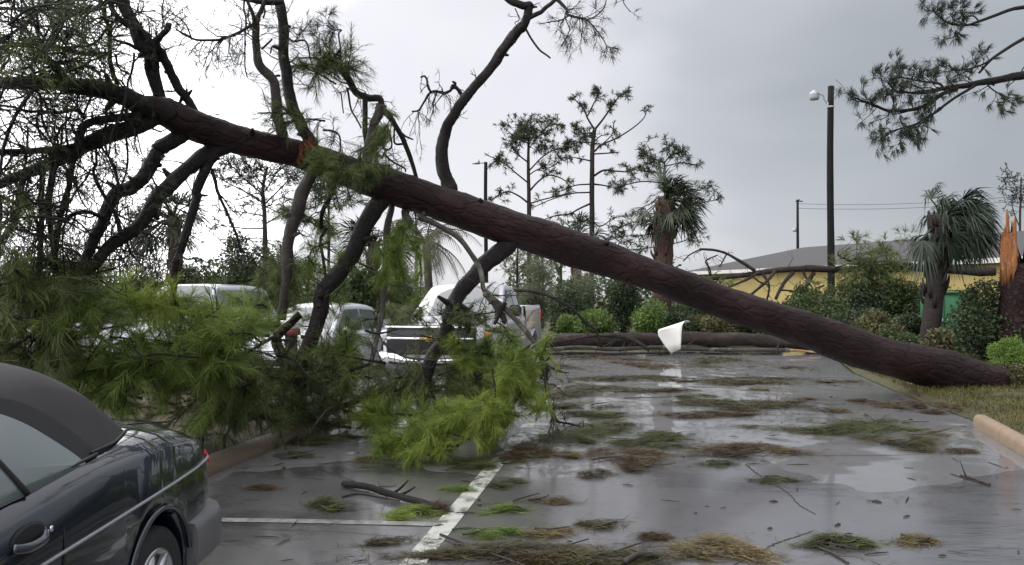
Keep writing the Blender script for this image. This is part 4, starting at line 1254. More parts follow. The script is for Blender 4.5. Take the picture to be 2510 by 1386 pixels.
ft = thing('fallen_tree', 'dark fallen tree lying level in front of the yellow wall', 'tree', W(1960, 905, 26))
FO = dict(fol=None, nw=.012, nl=.3)
far_limb(ft, [(2440, 668), (2350, 664), (2250, 658), (2100, 662), (1960, 660), (1880, 666), (1830, 674), (1760, 682), (1690, 690)], 25, 26, 22, 8, name='trunk', twigs=14, tl=1.0, tw=.02)
for pts, a, b in [([(1850, 664), (1820, 645), (1780, 622), (1750, 613), (1715, 612)], 9, 5), ([(1900, 668), (1880, 690), (1850, 715), (1830, 730)], 9, 6),
                  ([(1945, 668), (1925, 690), (1912, 710), (1900, 735)], 10, 8), ([(1995, 668), (1982, 690), (1970, 712), (1965, 728)], 11, 9), ([(1860, 668), (1820, 690), (1785, 705)], 8, 5),
                  ([(1870, 670), (1885, 700), (1880, 735)], 6, 5), ([(1840, 672), (1860, 690), (1885, 700)], 5, 4), ([(1745, 680), (1738, 655), (1730, 640), (1760, 625)], 5, 3),
                  ([(1965, 655), (1975, 680), (1990, 705)], 7, 4), ([(1780, 680), (1765, 695), (1750, 705)], 5, 4), ([(2130, 668), (2140, 690), (2160, 700)], 6, 4),
                  ([(1915, 712), (1945, 715), (1975, 735)], 5, 3), ([(1780, 625), (1770, 645), (1762, 655)], 4, 3), ([(1715, 612), (1690, 625), (1675, 640)], 4, 3)]:
    far_limb(ft, pts, 25.6, 25.4, a, b, twigs=3, tl=.5, tw=.014, sides=7)
far_limb(ft, [(2240, 655), (2180, 648), (2120, 650), (2060, 630), (2055, 615)], 25.2, 25, 8, 3, twigs=10, tl=1.0, tw=.014, fol='needle_olive', tuft=24, nl=.3, nw=.014, sides=7)
far_limb(ft, [(2330, 664), (2250, 650), (2200, 645), (2130, 640)], 24.8, 25, 9, 3, twigs=12, tl=1.2, tw=.014, fol='needle_olive', tuft=24, nl=.3, nw=.014, sides=7)

for k_, (xa, ya, xb, yb) in enumerate([(2040, 660, 2120, 650), (2200, 690, 2110, 670), (2090, 720, 2180, 735), (2220, 665, 2160, 640), (2040, 725, 2090, 690), (1700, 700, 1770, 715), (2060, 690, 2180, 670), (2110, 700, 2230, 690), (2180, 715, 2080, 700), (2020, 700, 1990, 735), (2230, 700, 2260, 730), (2150, 640, 2120, 700)]):
    bough(W(xa, ya, 25), W(xb, yb, 24.6), 8, 22, 'needle_olive', nl=.35, nw=.014, side_len=.8, parent=ft, bark_='bark_far', r=.03, q=np.random.default_rng(300 + k_))
lg = thing('fallen_log', 'long brown log lying across the far edge of the lot', 'log', W(1620, 868, 22.3))
far_limb(lg, [(1340, 838), (1420, 834), (1500, 832), (1600, 832), (1700, 830), (1800, 832), (1900, 838), (1980, 846), (2050, 850)], 22.0, 22.4, 33, 31, name='trunk', mat='bark_log', sides=16)
far_limb(lg, [(1480, 822), (1530, 826), (1560, 838), (1592, 858)], 21.6, 21.3, 12, 8, mat='bark_far', twigs=4, tl=.5, tw=.02)
lg2 = thing('fallen_log', 'thin splintered log on the wet lot in front of the big log', 'log', W(1700, 868, 21.4))
far_limb(lg2, [(1330, 860), (1420, 852), (1500, 858), (1600, 852), (1700, 856), (1800, 858), (1880, 858), (1935, 860)], 21.3, 21.5, 10, 10, name='trunk', mat='bark_grey', twigs=14, tl=.5, tw=.02, sides=10)
far_limb(lg2, [(1925, 858), (1960, 860), (2000, 864), (2012, 865)], 21.5, 21.4, 8, 2, name='splinter', mat='pale_wood', sides=8)
far_limb(lg2, [(1340, 868), (1420, 866), (1500, 868), (1570, 866), (1640, 868)], 21.0, 21.0, 8, 5, mat='bark_far', twigs=12, tl=.5, tw=.02, sides=7)
lg3 = thing('broken_branch', 'black broken branch arching from the truck down to the log', 'branch', W(1440, 860, 20))
far_limb(lg3, [(1255, 712), (1300, 715), (1350, 728), (1400, 756), (1440, 795), (1460, 812), (1475, 850)], 19.5, 21.0, 8, 7, name='limb', twigs=5, tl=.5, tw=.015)
far_limb(lg3, [(1340, 842), (1400, 834), (1450, 824), (1500, 824)], 20.8, 21, 6, 8, name='limb', twigs=4, tl=.4, tw=.015)

# bent white sheet
bs = thing('bent_white_sheet', 'bent sheet of white plastic caught on the logs at the lot edge', 'sheet', W(1650, 866, 20.6))
def sheet_grid():
    D = 20.6
    rows = []
    L = [(1646, 866), (1630, 848), (1614, 823), (1613, 812)]
    R = [(1668, 856), (1669, 838), (1670, 818), (1672, 800)]
    for (a, b) in zip(L, R):
        rows.append([W(a[0] * (1 - t) + b[0] * t, a[1] * (1 - t) + b[1] * t, D + .10 * math.sin(t * 3.14)) for t in np.linspace(0, 1, 9)])
    for ang in np.linspace(.25, 2.5, 8):                # the fold curls over the top and away
        rr = .17
        base = [np.array(W(1614 * (1 - t) + 1674 * t, 812 * (1 - t) + 796 * t, D + .10 * math.sin(t * 3.14))) for t in np.linspace(0, 1, 9)]
        rows.append([p + np.array([.10 * (1 - math.cos(ang)) * (.4 + t), rr * (1 - math.cos(ang)), rr * .62 * math.sin(ang) * (.35 + .65 * t)]) for p, t in zip(base, np.linspace(0, 1, 9))])
    return np.array(rows)
sg = sheet_grid()
mb = MB()
mb.grid(sg)
o = mb.build('sheet_panel', M['white_plastic'], bs)
sm = o.modifiers.new('solid', 'SOLIDIFY'); sm.thickness = .012

# snapped orange stump at the right
sn = thing('snapped_tree_stump', 'snapped pine trunk with torn orange wood at the right edge', 'tree stump', W(2490, 900, 18))
q2 = np.random.default_rng(8)
bx, Dn = 2488, 18.0
cb = W(bx, HY, Dn); sn_r = 29 * Dn / F
mb = MB()
a = np.linspace(0, 2 * math.pi, 27)[:-1]
zs = np.linspace(0, 2.85, 14)
Vg = []
for iz, z in enumerate(zs):
    row = []
    for k, an in enumerate(a):
        zz = z
        if iz >= 12: zz = z + .25 * q2.normal() - .35 * (math.sin(an) < -.2)
        r = sn_r * (1.12 - .05 * z / 3) * (1 + .03 * q2.normal())
        row.append([cb[0] + r * math.cos(an), Dn + r * math.sin(an), zz])
    Vg.append(row + [row[0]])
mb.grid(np.array(Vg), flip=True)
tk = mb.build('trunk', M['bark_trunk'], sn)
mb = MB()
for k in range(70):                                        # torn slivers on the near left flank
    an = math.radians(q2.uniform(176, 236))
    r = sn_r * q2.uniform(.98, 1.10)
    x0, y0 = cb[0] + r * math.cos(an), Dn + r * math.sin(an)
    z0 = q2.uniform(1.85, 2.4) + .4 * (an > 4.1)
    z1 = q2.uniform(2.5, 3.15) + (q2.random() < .3) * q2.uniform(.15, .5)
    zm = z0 * .5 + z1 * .5
    mb.tube(np.array([[x0, y0 + .03, z0], [x0 + q2.normal() * .015, y0 - .02, zm], [x0 + q2.normal() * .03, y0 - .01, z1 * .85 + zm * .15], [x0 + q2.normal() * .05, y0, z1]]), [.02, q2.uniform(.04, .07), .035, .003], sides=5)
mb.build('torn_wood', M['raw_wood'], sn)

# ------------------------------------------------------------------ palms
def fan(mb, hub, d, R, n, width_deg, droop, q, tw=.02):
    """a fan frond: hub, axis, blade length; n narrow leaflets"""
    d = nrm(d)
    side = nrm(np.cross(d, [0, 0, 1]) + 1e-6)
    roll = q.normal() * .6
    up = np.cross(side, d)
    side, up = side * math.cos(roll) + up * math.sin(roll), up * math.cos(roll) - side * math.sin(roll)
    for a in np.linspace(-width_deg, width_deg, n):
        a = math.radians(a + q.normal() * 3)
        dd = d * math.cos(a) + side * math.sin(a) + up * .10 * q.normal()
        L = R * (1 - .25 * abs(a)) * q.uniform(.85, 1.05)
        s = nrm(np.cross(dd, up)) * L * tw * 1.6
        p1 = hub + dd * L * .55
        p2 = hub + dd * L + np.array([0, 0, -1]) * L * droop * q.uniform(.5, 1.5)
        mb.add([hub - s * .3, hub + s * .3, p1 + s, p1 - s, p2], [[0, 1, 2, 3]], [[3, 2, 4]])

def fan_palm(label, px, D, ybase_z, crown_xy, trunk_w, R, nfr, mat, seed, wind=(0, 0, 0), group=None, low=-.6, trunk_mat='palm_bark', nleaf=20, droop=.25, lean=0):
    q = np.random.default_rng(seed)
    c = W(crown_xy[0], crown_xy[1], D)
    b = W(px, HY, D); b[2] = 0
    t = thing('palm_tree', label, 'palm tree', b, group=group)
    r = trunk_w / 2 * D / F
    mb = MB()
    P = smooth_path(np.array([b, b * .5 + c * .5 + [lean * .1, 0, 0], c + [0, 0, .1]]), 8)
    mb.tube(P, np.linspace(r * .95, r * 1.05, len(P)), sides=14, lump=.04, seed=seed)
    for k in range(40):                                   # old leaf boots
        tt = q.uniform(.35, 1)
        p = b * (1 - tt) + c * tt
        an = q.uniform(0, 6.28)
        o_ = np.array([math.cos(an), math.sin(an), 0])
        mb.tube(np.array([p + o_ * r * .9, p + o_ * r * 1.25 + [0, 0, .16], p + o_ * r * 1.4 + [0, 0, .34]]), [.06, .05, .02], sides=4)
    mb.build('trunk', M[trunk_mat], t)
    lf, st = MB(), MB()
    for k in range(nfr):
        an = q.uniform(0, 6.28)
        el = q.uniform(low, 1.25)
        d = np.array([math.cos(an) * math.cos(el), math.sin(an) * math.cos(el), math.sin(el)])
        d = nrm(d + np.asarray(wind))
        L = R * q.uniform(.38, .6)
        hub = c + d * L + np.array([0, 0, -.06 * R])
        st.tube(np.array([c, c + d * L * .5 + [0, 0, .05 * R], hub]), [.03, .025, .02], sides=4)
        dd = nrm(d + np.array([0, 0, -.35]) + np.asarray(wind) * .9)
        fan(lf, hub, dd, R * q.uniform(.5, .68), nleaf, 75, droop, q)
    st.build('frond_stalks', M[mat], t)
    lf.build('frond_blades', M[mat], t)
    return t

fan_palm('cabbage palm with thick brown trunk and dark fan crown behind the fallen trunk', 1617, 27, 0, (1632, 500), 46, 1.55, 50, 'frond_dark', 3, wind=(.22, 0, .0), low=-.9, nleaf=22)
fan_palm('pale cabbage palm with fronds streaming right in the wind', 2272, 19, 0, (2310, 545), 44, 1.30, 105, 'frond_pale', 4, wind=(.75, 0, -.12), low=-.7, droop=.45, trunk_mat='bark_far', nleaf=22)
fan_palm('dark round cabbage palm behind the left branches', 432, 26, 0, (425, 540), 26, 1.6, 44, 'frond_dark', 5, low=-.9, nleaf=16)
fan_palm('low cabbage palm peeping over the fallen trunk below the tall pine', 1410, 34, 0, (1415, 585), 20, 1.5, 22, 'frond_dark', 6, low=.0, nleaf=16)
fan_palm('cabbage palm half hidden behind the grey hanging limb', 915, 27, 0, (915, 600), 24, 1.5, 26, 'frond_dark', 16, low=-.5, nleaf=16)

def feather_palm(label, px, D, cxy, seed, mat='frond_olive'):
    q = np.random.default_rng(seed)
    c = W(*cxy, D); b = W(px, HY, D); b[2] = 0
    t = thing('palm_tree', label, 'palm tree', b)
    mb = MB(); P = smooth_path(np.array([b, (b + c) / 2 + [.05, 0, 0], c]), 6)
    mb.tube(P, np.linspace(.17, .12, len(P)), sides=10, lump=.03)
    mb.build('trunk', M['bark_grey'], t)
    lf = MB(); st = MB()
    for k in range(26):
        an = q.uniform(0, 6.28); el = q.uniform(.1, 1.3)
        d = np.array([math.cos(an) * math.cos(el), math.sin(an) * math.cos(el), math.sin(el)])
        P = [c]; L = 2.0 * q.uniform(.8, 1.1)
        for i in range(12):
            d = nrm(d + np.array([.03, 0, -.20]))
            P.append(P[-1] + d * L / 12)
        P = np.array(P)
        st.tube(P, np.linspace(.025, .006, 13), sides=4)
        T = nrm(np.gradient(P, axis=0))
        for i in range(2, 13):
            for f_ in (0, .5):
                p = P[i - 1] * (1 - f_) + P[i] * f_
                s_ = nrm(np.cross(T[i], [0, 0, 1]))
                for sg_ in (-1, 1):
                    dd = nrm(s_ * sg_ + T[i] * .6 + np.array([0, 0, -.5]))
                    ll = .45 * math.sin(math.pi * min(1, (i + 1) / 13.5)) + .08
                    w_ = T[i] * .016
                    lf.add([p - w_, p + w_, p + dd * ll + [0, 0, -.08]], [[0, 1, 2]])
    st.build('frond_stalks', M['frond_olive'], t)
    lf.build('frond_leaflets', M[mat], t)
feather_palm('olive feather palm with arching fronds behind the pickup', 1050, 25, (1045, 600), 9)

# ------------------------------------------------------------------ bare background pines
def far_pine(label, trunk, D, tw0, tw1, limbs, seed, nrand=10, tr=(.45, 1), rl=1.6, group=None, fol='needle_dark', nw=.026, nl=.30, tuft=12, extra_tw=4, bias=(0, 0, .15)):
    q = np.random.default_rng(seed)
    b = W(trunk[0][0], HY, D); b[2] = 0
    t = thing('pine_tree', label, 'tree', b, group=group)
    P = np.array([b] + [W(x, y, D) for x, y in trunk[1:]])
    far_d = [D] * len(trunk)
    PP = smooth_path(P, 6)
    mb = MB()
    R = np.linspace(tw0, tw1, len(PP)) / 2 * D / F
    mb.tube(PP, R, sides=10, lump=.03, seed=seed)
    mb.build('trunk', M['bark_far'], t)
    wood, tips, axes = MB(), [], []
    for pts, a, bb, nt in limbs:
        ds = D + np.linspace(0, q.uniform(-1.2, 1.2), len(pts))
        LP = smooth_path(np.array([W(x, y, d_) for (x, y), d_ in zip(pts, ds)]), 5)
        LR = np.linspace(a, bb, len(LP)) / 2 * D / F
        wood.tube(LP, LR, sides=6)
        T = nrm(np.gradient(LP, axis=0))
        tips.append(LP[-1]); axes.append(T[-1])
        for _ in range(nt):
            i = int(q.uniform(.35, 1) * (len(LP) - 1))
            grow(wood, tips, axes, LP[i], nrm(T[i] + nrm(q.normal(size=3)) * .9 + np.asarray(bias)), q.uniform(.4, 1.0) * rl * .5, max(.015, LR[i] * .5), 1, q, curl=.3, bias=bias, rmin=.011)
    for _ in range(nrand):
        i = int(q.uniform(*tr) * (len(PP) - 1))
        an = q.uniform(0, 6.28)
        d = np.array([math.cos(an), math.sin(an) * .8, q.uniform(-.2, .6)])
        grow(wood, tips, axes, PP[i], d, rl * q.uniform(.6, 1.3), R[i] * .35, 2, q, curl=.25, bias=bias, nchild=(2, 4), rmin=.011)
    wood.build('branches', M['bark_far'], t)
    if fol:
        nb = MB()
        nb.needles(np.array(tips), np.array(axes), tuft, nl, nw, .75, q=q, droop=.2)
        nb.build('crown_needles', M[fol], t)
    return t

far_pine('middle height pine with dense tufted crown left of the tallest pine', [(1297, 0), (1297, 560), (1296, 470), (1295, 400), (1296, 345), (1298, 318)], 42, 13, 4,
         [([(1297, 500), (1270, 480), (1240, 470), (1205, 492)], 5, 2, 5), ([(1297, 470), (1320, 445), (1345, 430), (1380, 440), (1400, 462)], 5, 2, 6), ([(1297, 500), (1330, 490), (1370, 480), (1405, 470)], 4, 2, 4),
          ([(1296, 450), (1265, 425), (1235, 400), (1192, 380)], 4, 2, 8), ([(1296, 420), (1330, 385), (1355, 370), (1385, 360)], 4, 2, 8), ([(1296, 400), (1265, 375), (1255, 355)], 4, 2, 8),
          ([(1296, 365), (1320, 335), (1345, 310), (1372, 305)], 3, 2, 8), ([(1296, 350), (1285, 330), (1275, 312)], 3, 2, 6), ([(1296, 430), (1320, 415), (1350, 410), (1385, 385)], 3, 2, 8)],
         11, nrand=16, tr=(.72, 1), rl=1.5, tuft=16)
far_pine('tallest pine of the row with a forked top and one long limb reaching right', [(1450, 0), (1451, 560), (1451, 450), (1452, 370), (1455, 335), (1458, 315)], 44, 14, 9,
         [([(1458, 318), (1480, 290), (1500, 260), (1520, 235), (1540, 225)], 6, 2, 12), ([(1457, 318), (1440, 290), (1432, 270), (1415, 250), (1400, 240)], 5, 2, 10), ([(1440, 285), (1455, 255), (1465, 235), (1460, 220)], 4, 2, 8),
          ([(1457, 372), (1475, 355), (1510, 340), (1550, 315), (1578, 290), (1584, 270)], 5, 2, 3), ([(1455, 378), (1490, 376), (1515, 374)], 4, 3, 1), ([(1452, 340), (1425, 325), (1405, 310)], 3, 2, 8),
          ([(1450, 350), (1420, 350), (1380, 360)], 3, 2, 8), ([(1455, 432), (1480, 418), (1510, 420), (1540, 422)], 6, 3, 3), ([(1455, 452), (1480, 455), (1510, 462)], 5, 2, 3),
          ([(1446, 452), (1410, 455), (1370, 470), (1335, 472)], 4, 2, 4), ([(1446, 500), (1420, 512), (1395, 525), (1360, 530), (1330, 540)], 5, 2, 4), ([(1447, 472), (1400, 475), (1350, 490), (1305, 510)], 4, 2, 2),
          ([(1448, 395), (1425, 390), (1400, 385)], 4, 2, 3), ([(1454, 545), (1470, 555), (1490, 545), (1500, 530)], 4, 2, 3), ([(1475, 355), (1500, 330), (1505, 300)], 3, 2, 3)],
         12, nrand=6, tr=(.62, .97), rl=1.1, tuft=12)
far_pine('broad pine with layered wispy boughs behind the thick cabbage palm', [(1632, 0), (1632, 560), (1630, 470), (1629, 420), (1628, 395)], 38, 9, 4,
         [([(1628, 400), (1605, 390), (1580, 378)], 4, 2, 10), ([(1628, 400), (1645, 382), (1680, 370)], 4, 2, 10), ([(1630, 408), (1670, 400), (1710, 405)], 3, 2, 6), ([(1630, 425), (1590, 422), (1550, 415)], 4, 2, 12),
          ([(1630, 450), (1580, 445), (1540, 452), (1515, 460)], 4, 2, 10), ([(1632, 480), (1700, 470), (1745, 455)], 3, 2, 6), ([(1632, 505), (1700, 500), (1760, 490)], 3, 2, 6),
          ([(1632, 540), (1580, 540), (1540, 550), (1500, 570)], 4, 2, 12), ([(1632, 560), (1590, 575), (1530, 580), (1490, 590)], 3, 2, 10), ([(1640, 600), (1680, 590), (1700, 580)], 3, 2, 8), ([(1632, 600), (1580, 610), (1530, 612)], 3, 2, 6)],
         13, nrand=4, tr=(.75, .95), rl=1.4, tuft=11)
far_pine('fine branched pine standing behind the broken grey limb at centre left', [(650, 0), (650, 620), (648, 520), (645, 460), (655, 410)], 33, 15, 6,
         [([(648, 500), (600, 470), (560, 450), (530, 430)], 5, 2, 12), ([(648, 480), (600, 440), (570, 410), (540, 400)], 4, 2, 14), ([(646, 460), (620, 420), (600, 395)], 4, 2, 12), ([(650, 500), (690, 460), (720, 430), (750, 420)], 4, 2, 12),
          ([(648, 530), (590, 520), (530, 515)], 4, 2, 10), ([(650, 470), (680, 420), (700, 390)], 4, 2, 10), ([(650, 560), (600, 560), (560, 555), (530, 550)], 4, 2, 8), ([(650, 550), (700, 520), (740, 500)], 4, 2, 8)],
         14, nrand=18, tr=(.55, 1), rl=1.7, tuft=9, nl=.24, nw=.02)
far_pine('slim pine behind the palm and the leaning dark limb', [(805, 0), (806, 600), (806, 480), (808, 430)], 36, 8, 4, [], 15, nrand=20, tr=(.5, 1), rl=1.4, tuft=10)
far_pine('thin pine showing through the gap left of the lamp pole', [(1020, 0), (1021, 620), (1020, 560), (1018, 520)], 40, 8, 3, [], 16, nrand=14, tr=(.5, 1), rl=1.3, tuft=9)
far_pine('bare twiggy tree at the right edge behind the snapped stump', [(2500, 0), (2500, 560), (2502, 480), (2503, 435)], 34, 6, 3, [([(2500, 560), (2485, 520), (2478, 490)], 3, 2, 4)], 17, nrand=18, tr=(.55, 1), rl=1.0, tuft=4, nl=.12)
for k, (x, top, D, lab) in enumerate([(1268, 590, 44, 'slim distant pine under the fallen trunk beside the lamp pole'), (1330, 610, 40, 'mossy distant pine under the fallen trunk'), (1375, 600, 46, 'thin distant pine under the trunk right of the mossy one')]):
    far_pine(lab, [(x, 0), (x, 690), (x, 640), (x + 2, top)], D, 8, 4, [], 30 + k, nrand=12, tr=(.4, 1), rl=1.2, tuft=8, fol='needle_olive', group='distant pines')

# bare brush on the skyline behind the left cars
def bare_bush(label, x, D, top, spread_px, seed, n=9, group='bare shrubs on the skyline'):
    q = np.random.default_rng(seed)
    b = W(x, HY, D); b[2] = 0
    h = W(x, top, D)[2]
    t = thing('bare_shrub', label, 'shrub', b, group=group)
    wood, tips, axes = MB(), [], []
    for k in range(n):
        dx = q.normal() * spread_px * D / F * .5
        grow(wood, tips, axes, b + [q.normal() * .4, q.normal() * .4, 0], nrm([dx, q.normal() * .3, h]), h * q.uniform(.7, 1.08), .045, 2, q, curl=.16, nchild=(3, 5), bias=(0, 0, .4), rmin=.010)
    wood.build('stems', M['bark_far'], t)
    nb = MB()
    nb.needles(np.array(tips), np.array(axes), 5, .18, .025, .8, q=q)
    nb.build('sparse_leaves', M['leaf_dark'], t)
for k, (x, D, top, sp, lab) in enumerate([(215, 28, 610, 70, 'bare shrub behind the leftmost white car'), (300, 26, 560, 90, 'tall bare shrub left of the dark round palm'), (370, 30, 590, 70, 'bare shrub just beside the dark round palm'),
                                          (60, 28, 600, 90, 'bare shrub at the left edge of the skyline'), (130, 32, 630, 70, 'low bare shrub second from the left edge')]):
    bare_bush(lab, x, D, top, sp, 60 + k)

# ------------------------------------------------------------------ leafy bushes and trees
def bush(label, x, D, top, rx_px, mat, seed, n=2600, leaf=.07, cat='bush', name='bush', base_px=None, squash=1.0, group=None, wood=True, wind=0.0, aspect=.5):
    q = np.random.default_rng(seed)
    b = W(x, HY, D); b[2] = 0
    h = W(x, top, D)[2]
    rx = rx_px * D / F
    t = thing(name, label, cat, b, group=group)
    nl_ = 16
    n = int(n * 2.9)
    cc = nrm(q.normal(size=(nl_, 3))) * q.uniform(.25, .8, (nl_, 1)) * np.array([rx, rx * squash, h * .48]) + np.array([0, 0, h * .52])
    rr = q.uniform(.28, .52, nl_) * min(rx, h * .5) * 1.15
    k = q.integers(0, nl_, n)
    dd = nrm(q.normal(size=(n, 3)))
    P = cc[k] + dd * rr[k][:, None] * (q.uniform(.45, 1.0, (n, 1)) ** .5) * np.array([1, 1, .9])
    P += q.normal(size=(n, 3)) * .03 * h
    P[:, 2] = np.abs(P[:, 2])
    st = MB()
    for j in range(nl_):
        m_ = cc[j] * np.array([.5, .5, .5]) + q.normal(size=3) * .04
        st.tube(smooth_path(np.array([[q.normal() * .06, q.normal() * .06, 0], m_, cc[j]]) + b, 4), np.linspace(.03, .008, 9), sides=5)
    st.build('stems', M['bark_far'], t)
    lv = MB()
    lv.leaves(P + b, leaf, aspect=aspect, q=q)
    lv.build('leaves', M[mat], t)
    return t
B_ = [
    ('dense bush touching the lamp pole on its left', 1985, 25, 694, 62, 'leaf_mid', 51), ('dense bush a little right of the lamp pole', 2100, 24.5, 686, 70, 'leaf_dark', 52), ('dense bush against the right palm trunk on its left', 2195, 24.5, 680, 62, 'leaf_mid', 53), ('low dark scrub under the bent limbs by the yellow wall', 1905, 24.8, 738, 62, 'leaf_brown', 54),
    ('dense dark bush under the trunk before the yellow wall', 1880, 25.5, 728, 80, 'leaf_dark', 41), ('dark brush mound under the trunk left of the yellow wall', 1650, 24.5, 752, 75, 'leaf_dark', 42), ('dark low thicket between the lime twins and the palm trunk', 1745, 24.6, 760, 70, 'leaf_brown', 43), ('thick dark bush left of the big right edge bush', 2330, 22.5, 730, 70, 'leaf_dark', 44), ('dark hedge clump behind the brownish rounded bush', 2095, 21.5, 735, 90, 'leaf_dark', 45), ('dark hedge clump right behind the lamp pole foot', 2210, 27, 690, 80, 'leaf_dark', 46),
    ('olive bush below the tall lamp pole', 2030, 23, 706, 80, 'leaf_mid', 1), ('dark bush between the lamp pole and the right palm', 2150, 25, 690, 80, 'leaf_dark', 2), ('brownish rounded bush in front of the pole bushes', 2150, 18, 752, 62, 'leaf_brown', 3),
    ('large dark bush at the right edge under the stump', 2430, 18.5, 686, 105, 'leaf_dark', 4), ('leafy bush right behind the green cabinet', 2370, 25, 672, 70, 'leaf_mid', 5), ('small bush at the foot of the wind blown palm', 2225, 20, 765, 48, 'leaf_dark', 6),
    ('lime bush left of its twin behind the log', 1472, 25, 738, 50, 'leaf_lime', 7), ('lime bush right of its twin behind the log', 1592, 24, 738, 52, 'leaf_lime', 8), ('dark bush behind the two lime bushes', 1530, 29, 672, 70, 'leaf_dark', 9),
    ('dark bush behind the pickup bed', 1395, 27, 690, 60, 'leaf_dark', 10), ('olive thicket under the middle of the fallen trunk', 1690, 27, 715, 90, 'leaf_mid', 11), ('low green bush at the end of the big log', 2195, 17.0, 800, 60, 'leaf_mid', 12),
    ('small bright bush beside the pickup bed', 1400, 24, 770, 35, 'leaf_lime', 13), ('dark thicket left of the green cabinet', 2275, 24, 740, 40, 'leaf_dark', 14), ('olive bush under the far end of the fallen trunk', 1800, 26, 740, 70, 'leaf_mid', 15), ('bush with reddish leaves right of the low green bush', 2300, 17.5, 800, 45, 'leaf_brown', 17)]
for lab, x, D, top, rx, mat, sd in B_:
    bush(lab, x, D, top, rx, mat, sd, n=3600 if rx > 60 else 2400, leaf=.085 if D < 22 else .10)
bush('low lime green mound of shrub at the right edge beside the trunk base', 2475, 14.6, 832, 62, 'leaf_mound', 16, n=5000, leaf=.035)
bush('brown weedy tangle at the very end of the big trunk', 2500, 13.3, 898, 42, 'leaf_brown', 19, n=2200, leaf=.05)
bush('flat weedy shrub in front of the lime mound', 2440, 14.3, 885, 65, 'leaf_brown', 18, n=2500, leaf=.05)

T_ = [('dense dark evergreen behind the silver car', 600, 25, 540, 62, 'leaf_dark', 21), ('dark evergreen right of the dense one', 690, 27, 600, 60, 'leaf_dark', 22), ('mossy grey green tree behind the leaning dark limb', 780, 25, 610, 70, 'moss_grey', 23),
      ('olive leafy tree behind the pickup and the silver car', 880, 26, 615, 70, 'leaf_mid', 24), ('mossy grey green tree behind the feather palm', 975, 28, 625, 70, 'moss_grey', 25), ('mossy tree under the fallen trunk right of the pickup', 1310, 28, 620, 55, 'moss_grey', 26),
      ('mossy tree under the trunk nearer the lime bushes', 1410, 30, 640, 60, 'moss_grey', 27), ('leafy tree behind the grey wagon', 520, 27, 650, 60, 'leaf_mid', 28), ('olive tree behind the second white car', 330, 25, 655, 80, 'leaf_mid', 29),
      ('low olive tree behind the leftmost car', 80, 25, 660, 100, 'leaf_mid', 31), ('low tree between the white cars and the shrubs', 210, 27, 668, 80, 'leaf_brown', 32), ('dark tree behind the dark round palm', 450, 29, 645, 60, 'leaf_dark', 33)]
for lab, x, D, top, rx, mat, sd in T_:
    bush(lab, x, D, top, rx, mat, sd, n=4200, leaf=.12, cat='tree', name='leafy_tree', squash=.7, aspect=.35 if mat != 'moss_grey' else .18)

# far wood that closes the horizon
q3 = np.random.default_rng(77)
fw = MB()
N = 26000
xx = q3.uniform(-70, 60, N)
prof_h = 2.6 + 1.0 * np.sin(xx * .21) + .7 * np.sin(xx * .57 + 1) + .5 * np.sin(xx * 1.3)
PP = np.stack([xx, 58 + q3.normal(size=N) * 2.0, np.abs(prof_h * q3.uniform(0, 1, N) ** .8)], 1)
fw.leaves(PP, .42, q=q3)
tag(fw.build('far_wood', M['leaf_dark']), 'low dark wood along the horizon behind everything', 'wood', kind='stuff')

# green cabinet
cbt = thing('green_cabinet', 'green metal utility cabinet between the right palm and the big bush', 'cabinet', (W(2305, HY, 21.5)[0], 21.5, 0), rz=math.radians(-12), world_built=False)
mb = MB(); mb.box((0, 0, .87), (.86, .7, 1.62), bevel=.03); mb.build('body', M['green_metal'], cbt)
mb = MB(); mb.box((0, 0, 1.73), (.94, .78, .07), bevel=.02); mb.build('lid', M['green_metal'], cbt)
for sx in (-1, 1):
    mb = MB(); mb.box((sx * .205, -.36, .9), (.39, .025, 1.4), bevel=.008); d_ = mb.build('door', M['green_metal'], cbt)
    mb = MB(); mb.box((sx * .06, -.385, .95), (.025, .03, .16), bevel=.006); mb.build('handle', M['steel'], d_)
mb = MB(); mb.box((0, 0, .03), (1.0, .85, .08), bevel=.01); mb.build('plinth', M['concrete'], cbt)

# ------------------------------------------------------------------ cars
# local frame: x across, front towards -y, z up, origin on the ground under the middle
def interp_rows(st, ys):
    st = np.array(st, float)
    return [np.interp(ys, st[:, 0], st[:, k]) for k in range(1, st.shape[1])]

def smooth1(a, n=2):
    for _ in range(n):
        a = np.concatenate([[a[0]], (a[:-2] + 2 * a[1:-1] + a[2:]) / 4, [a[-1]]])
    return a

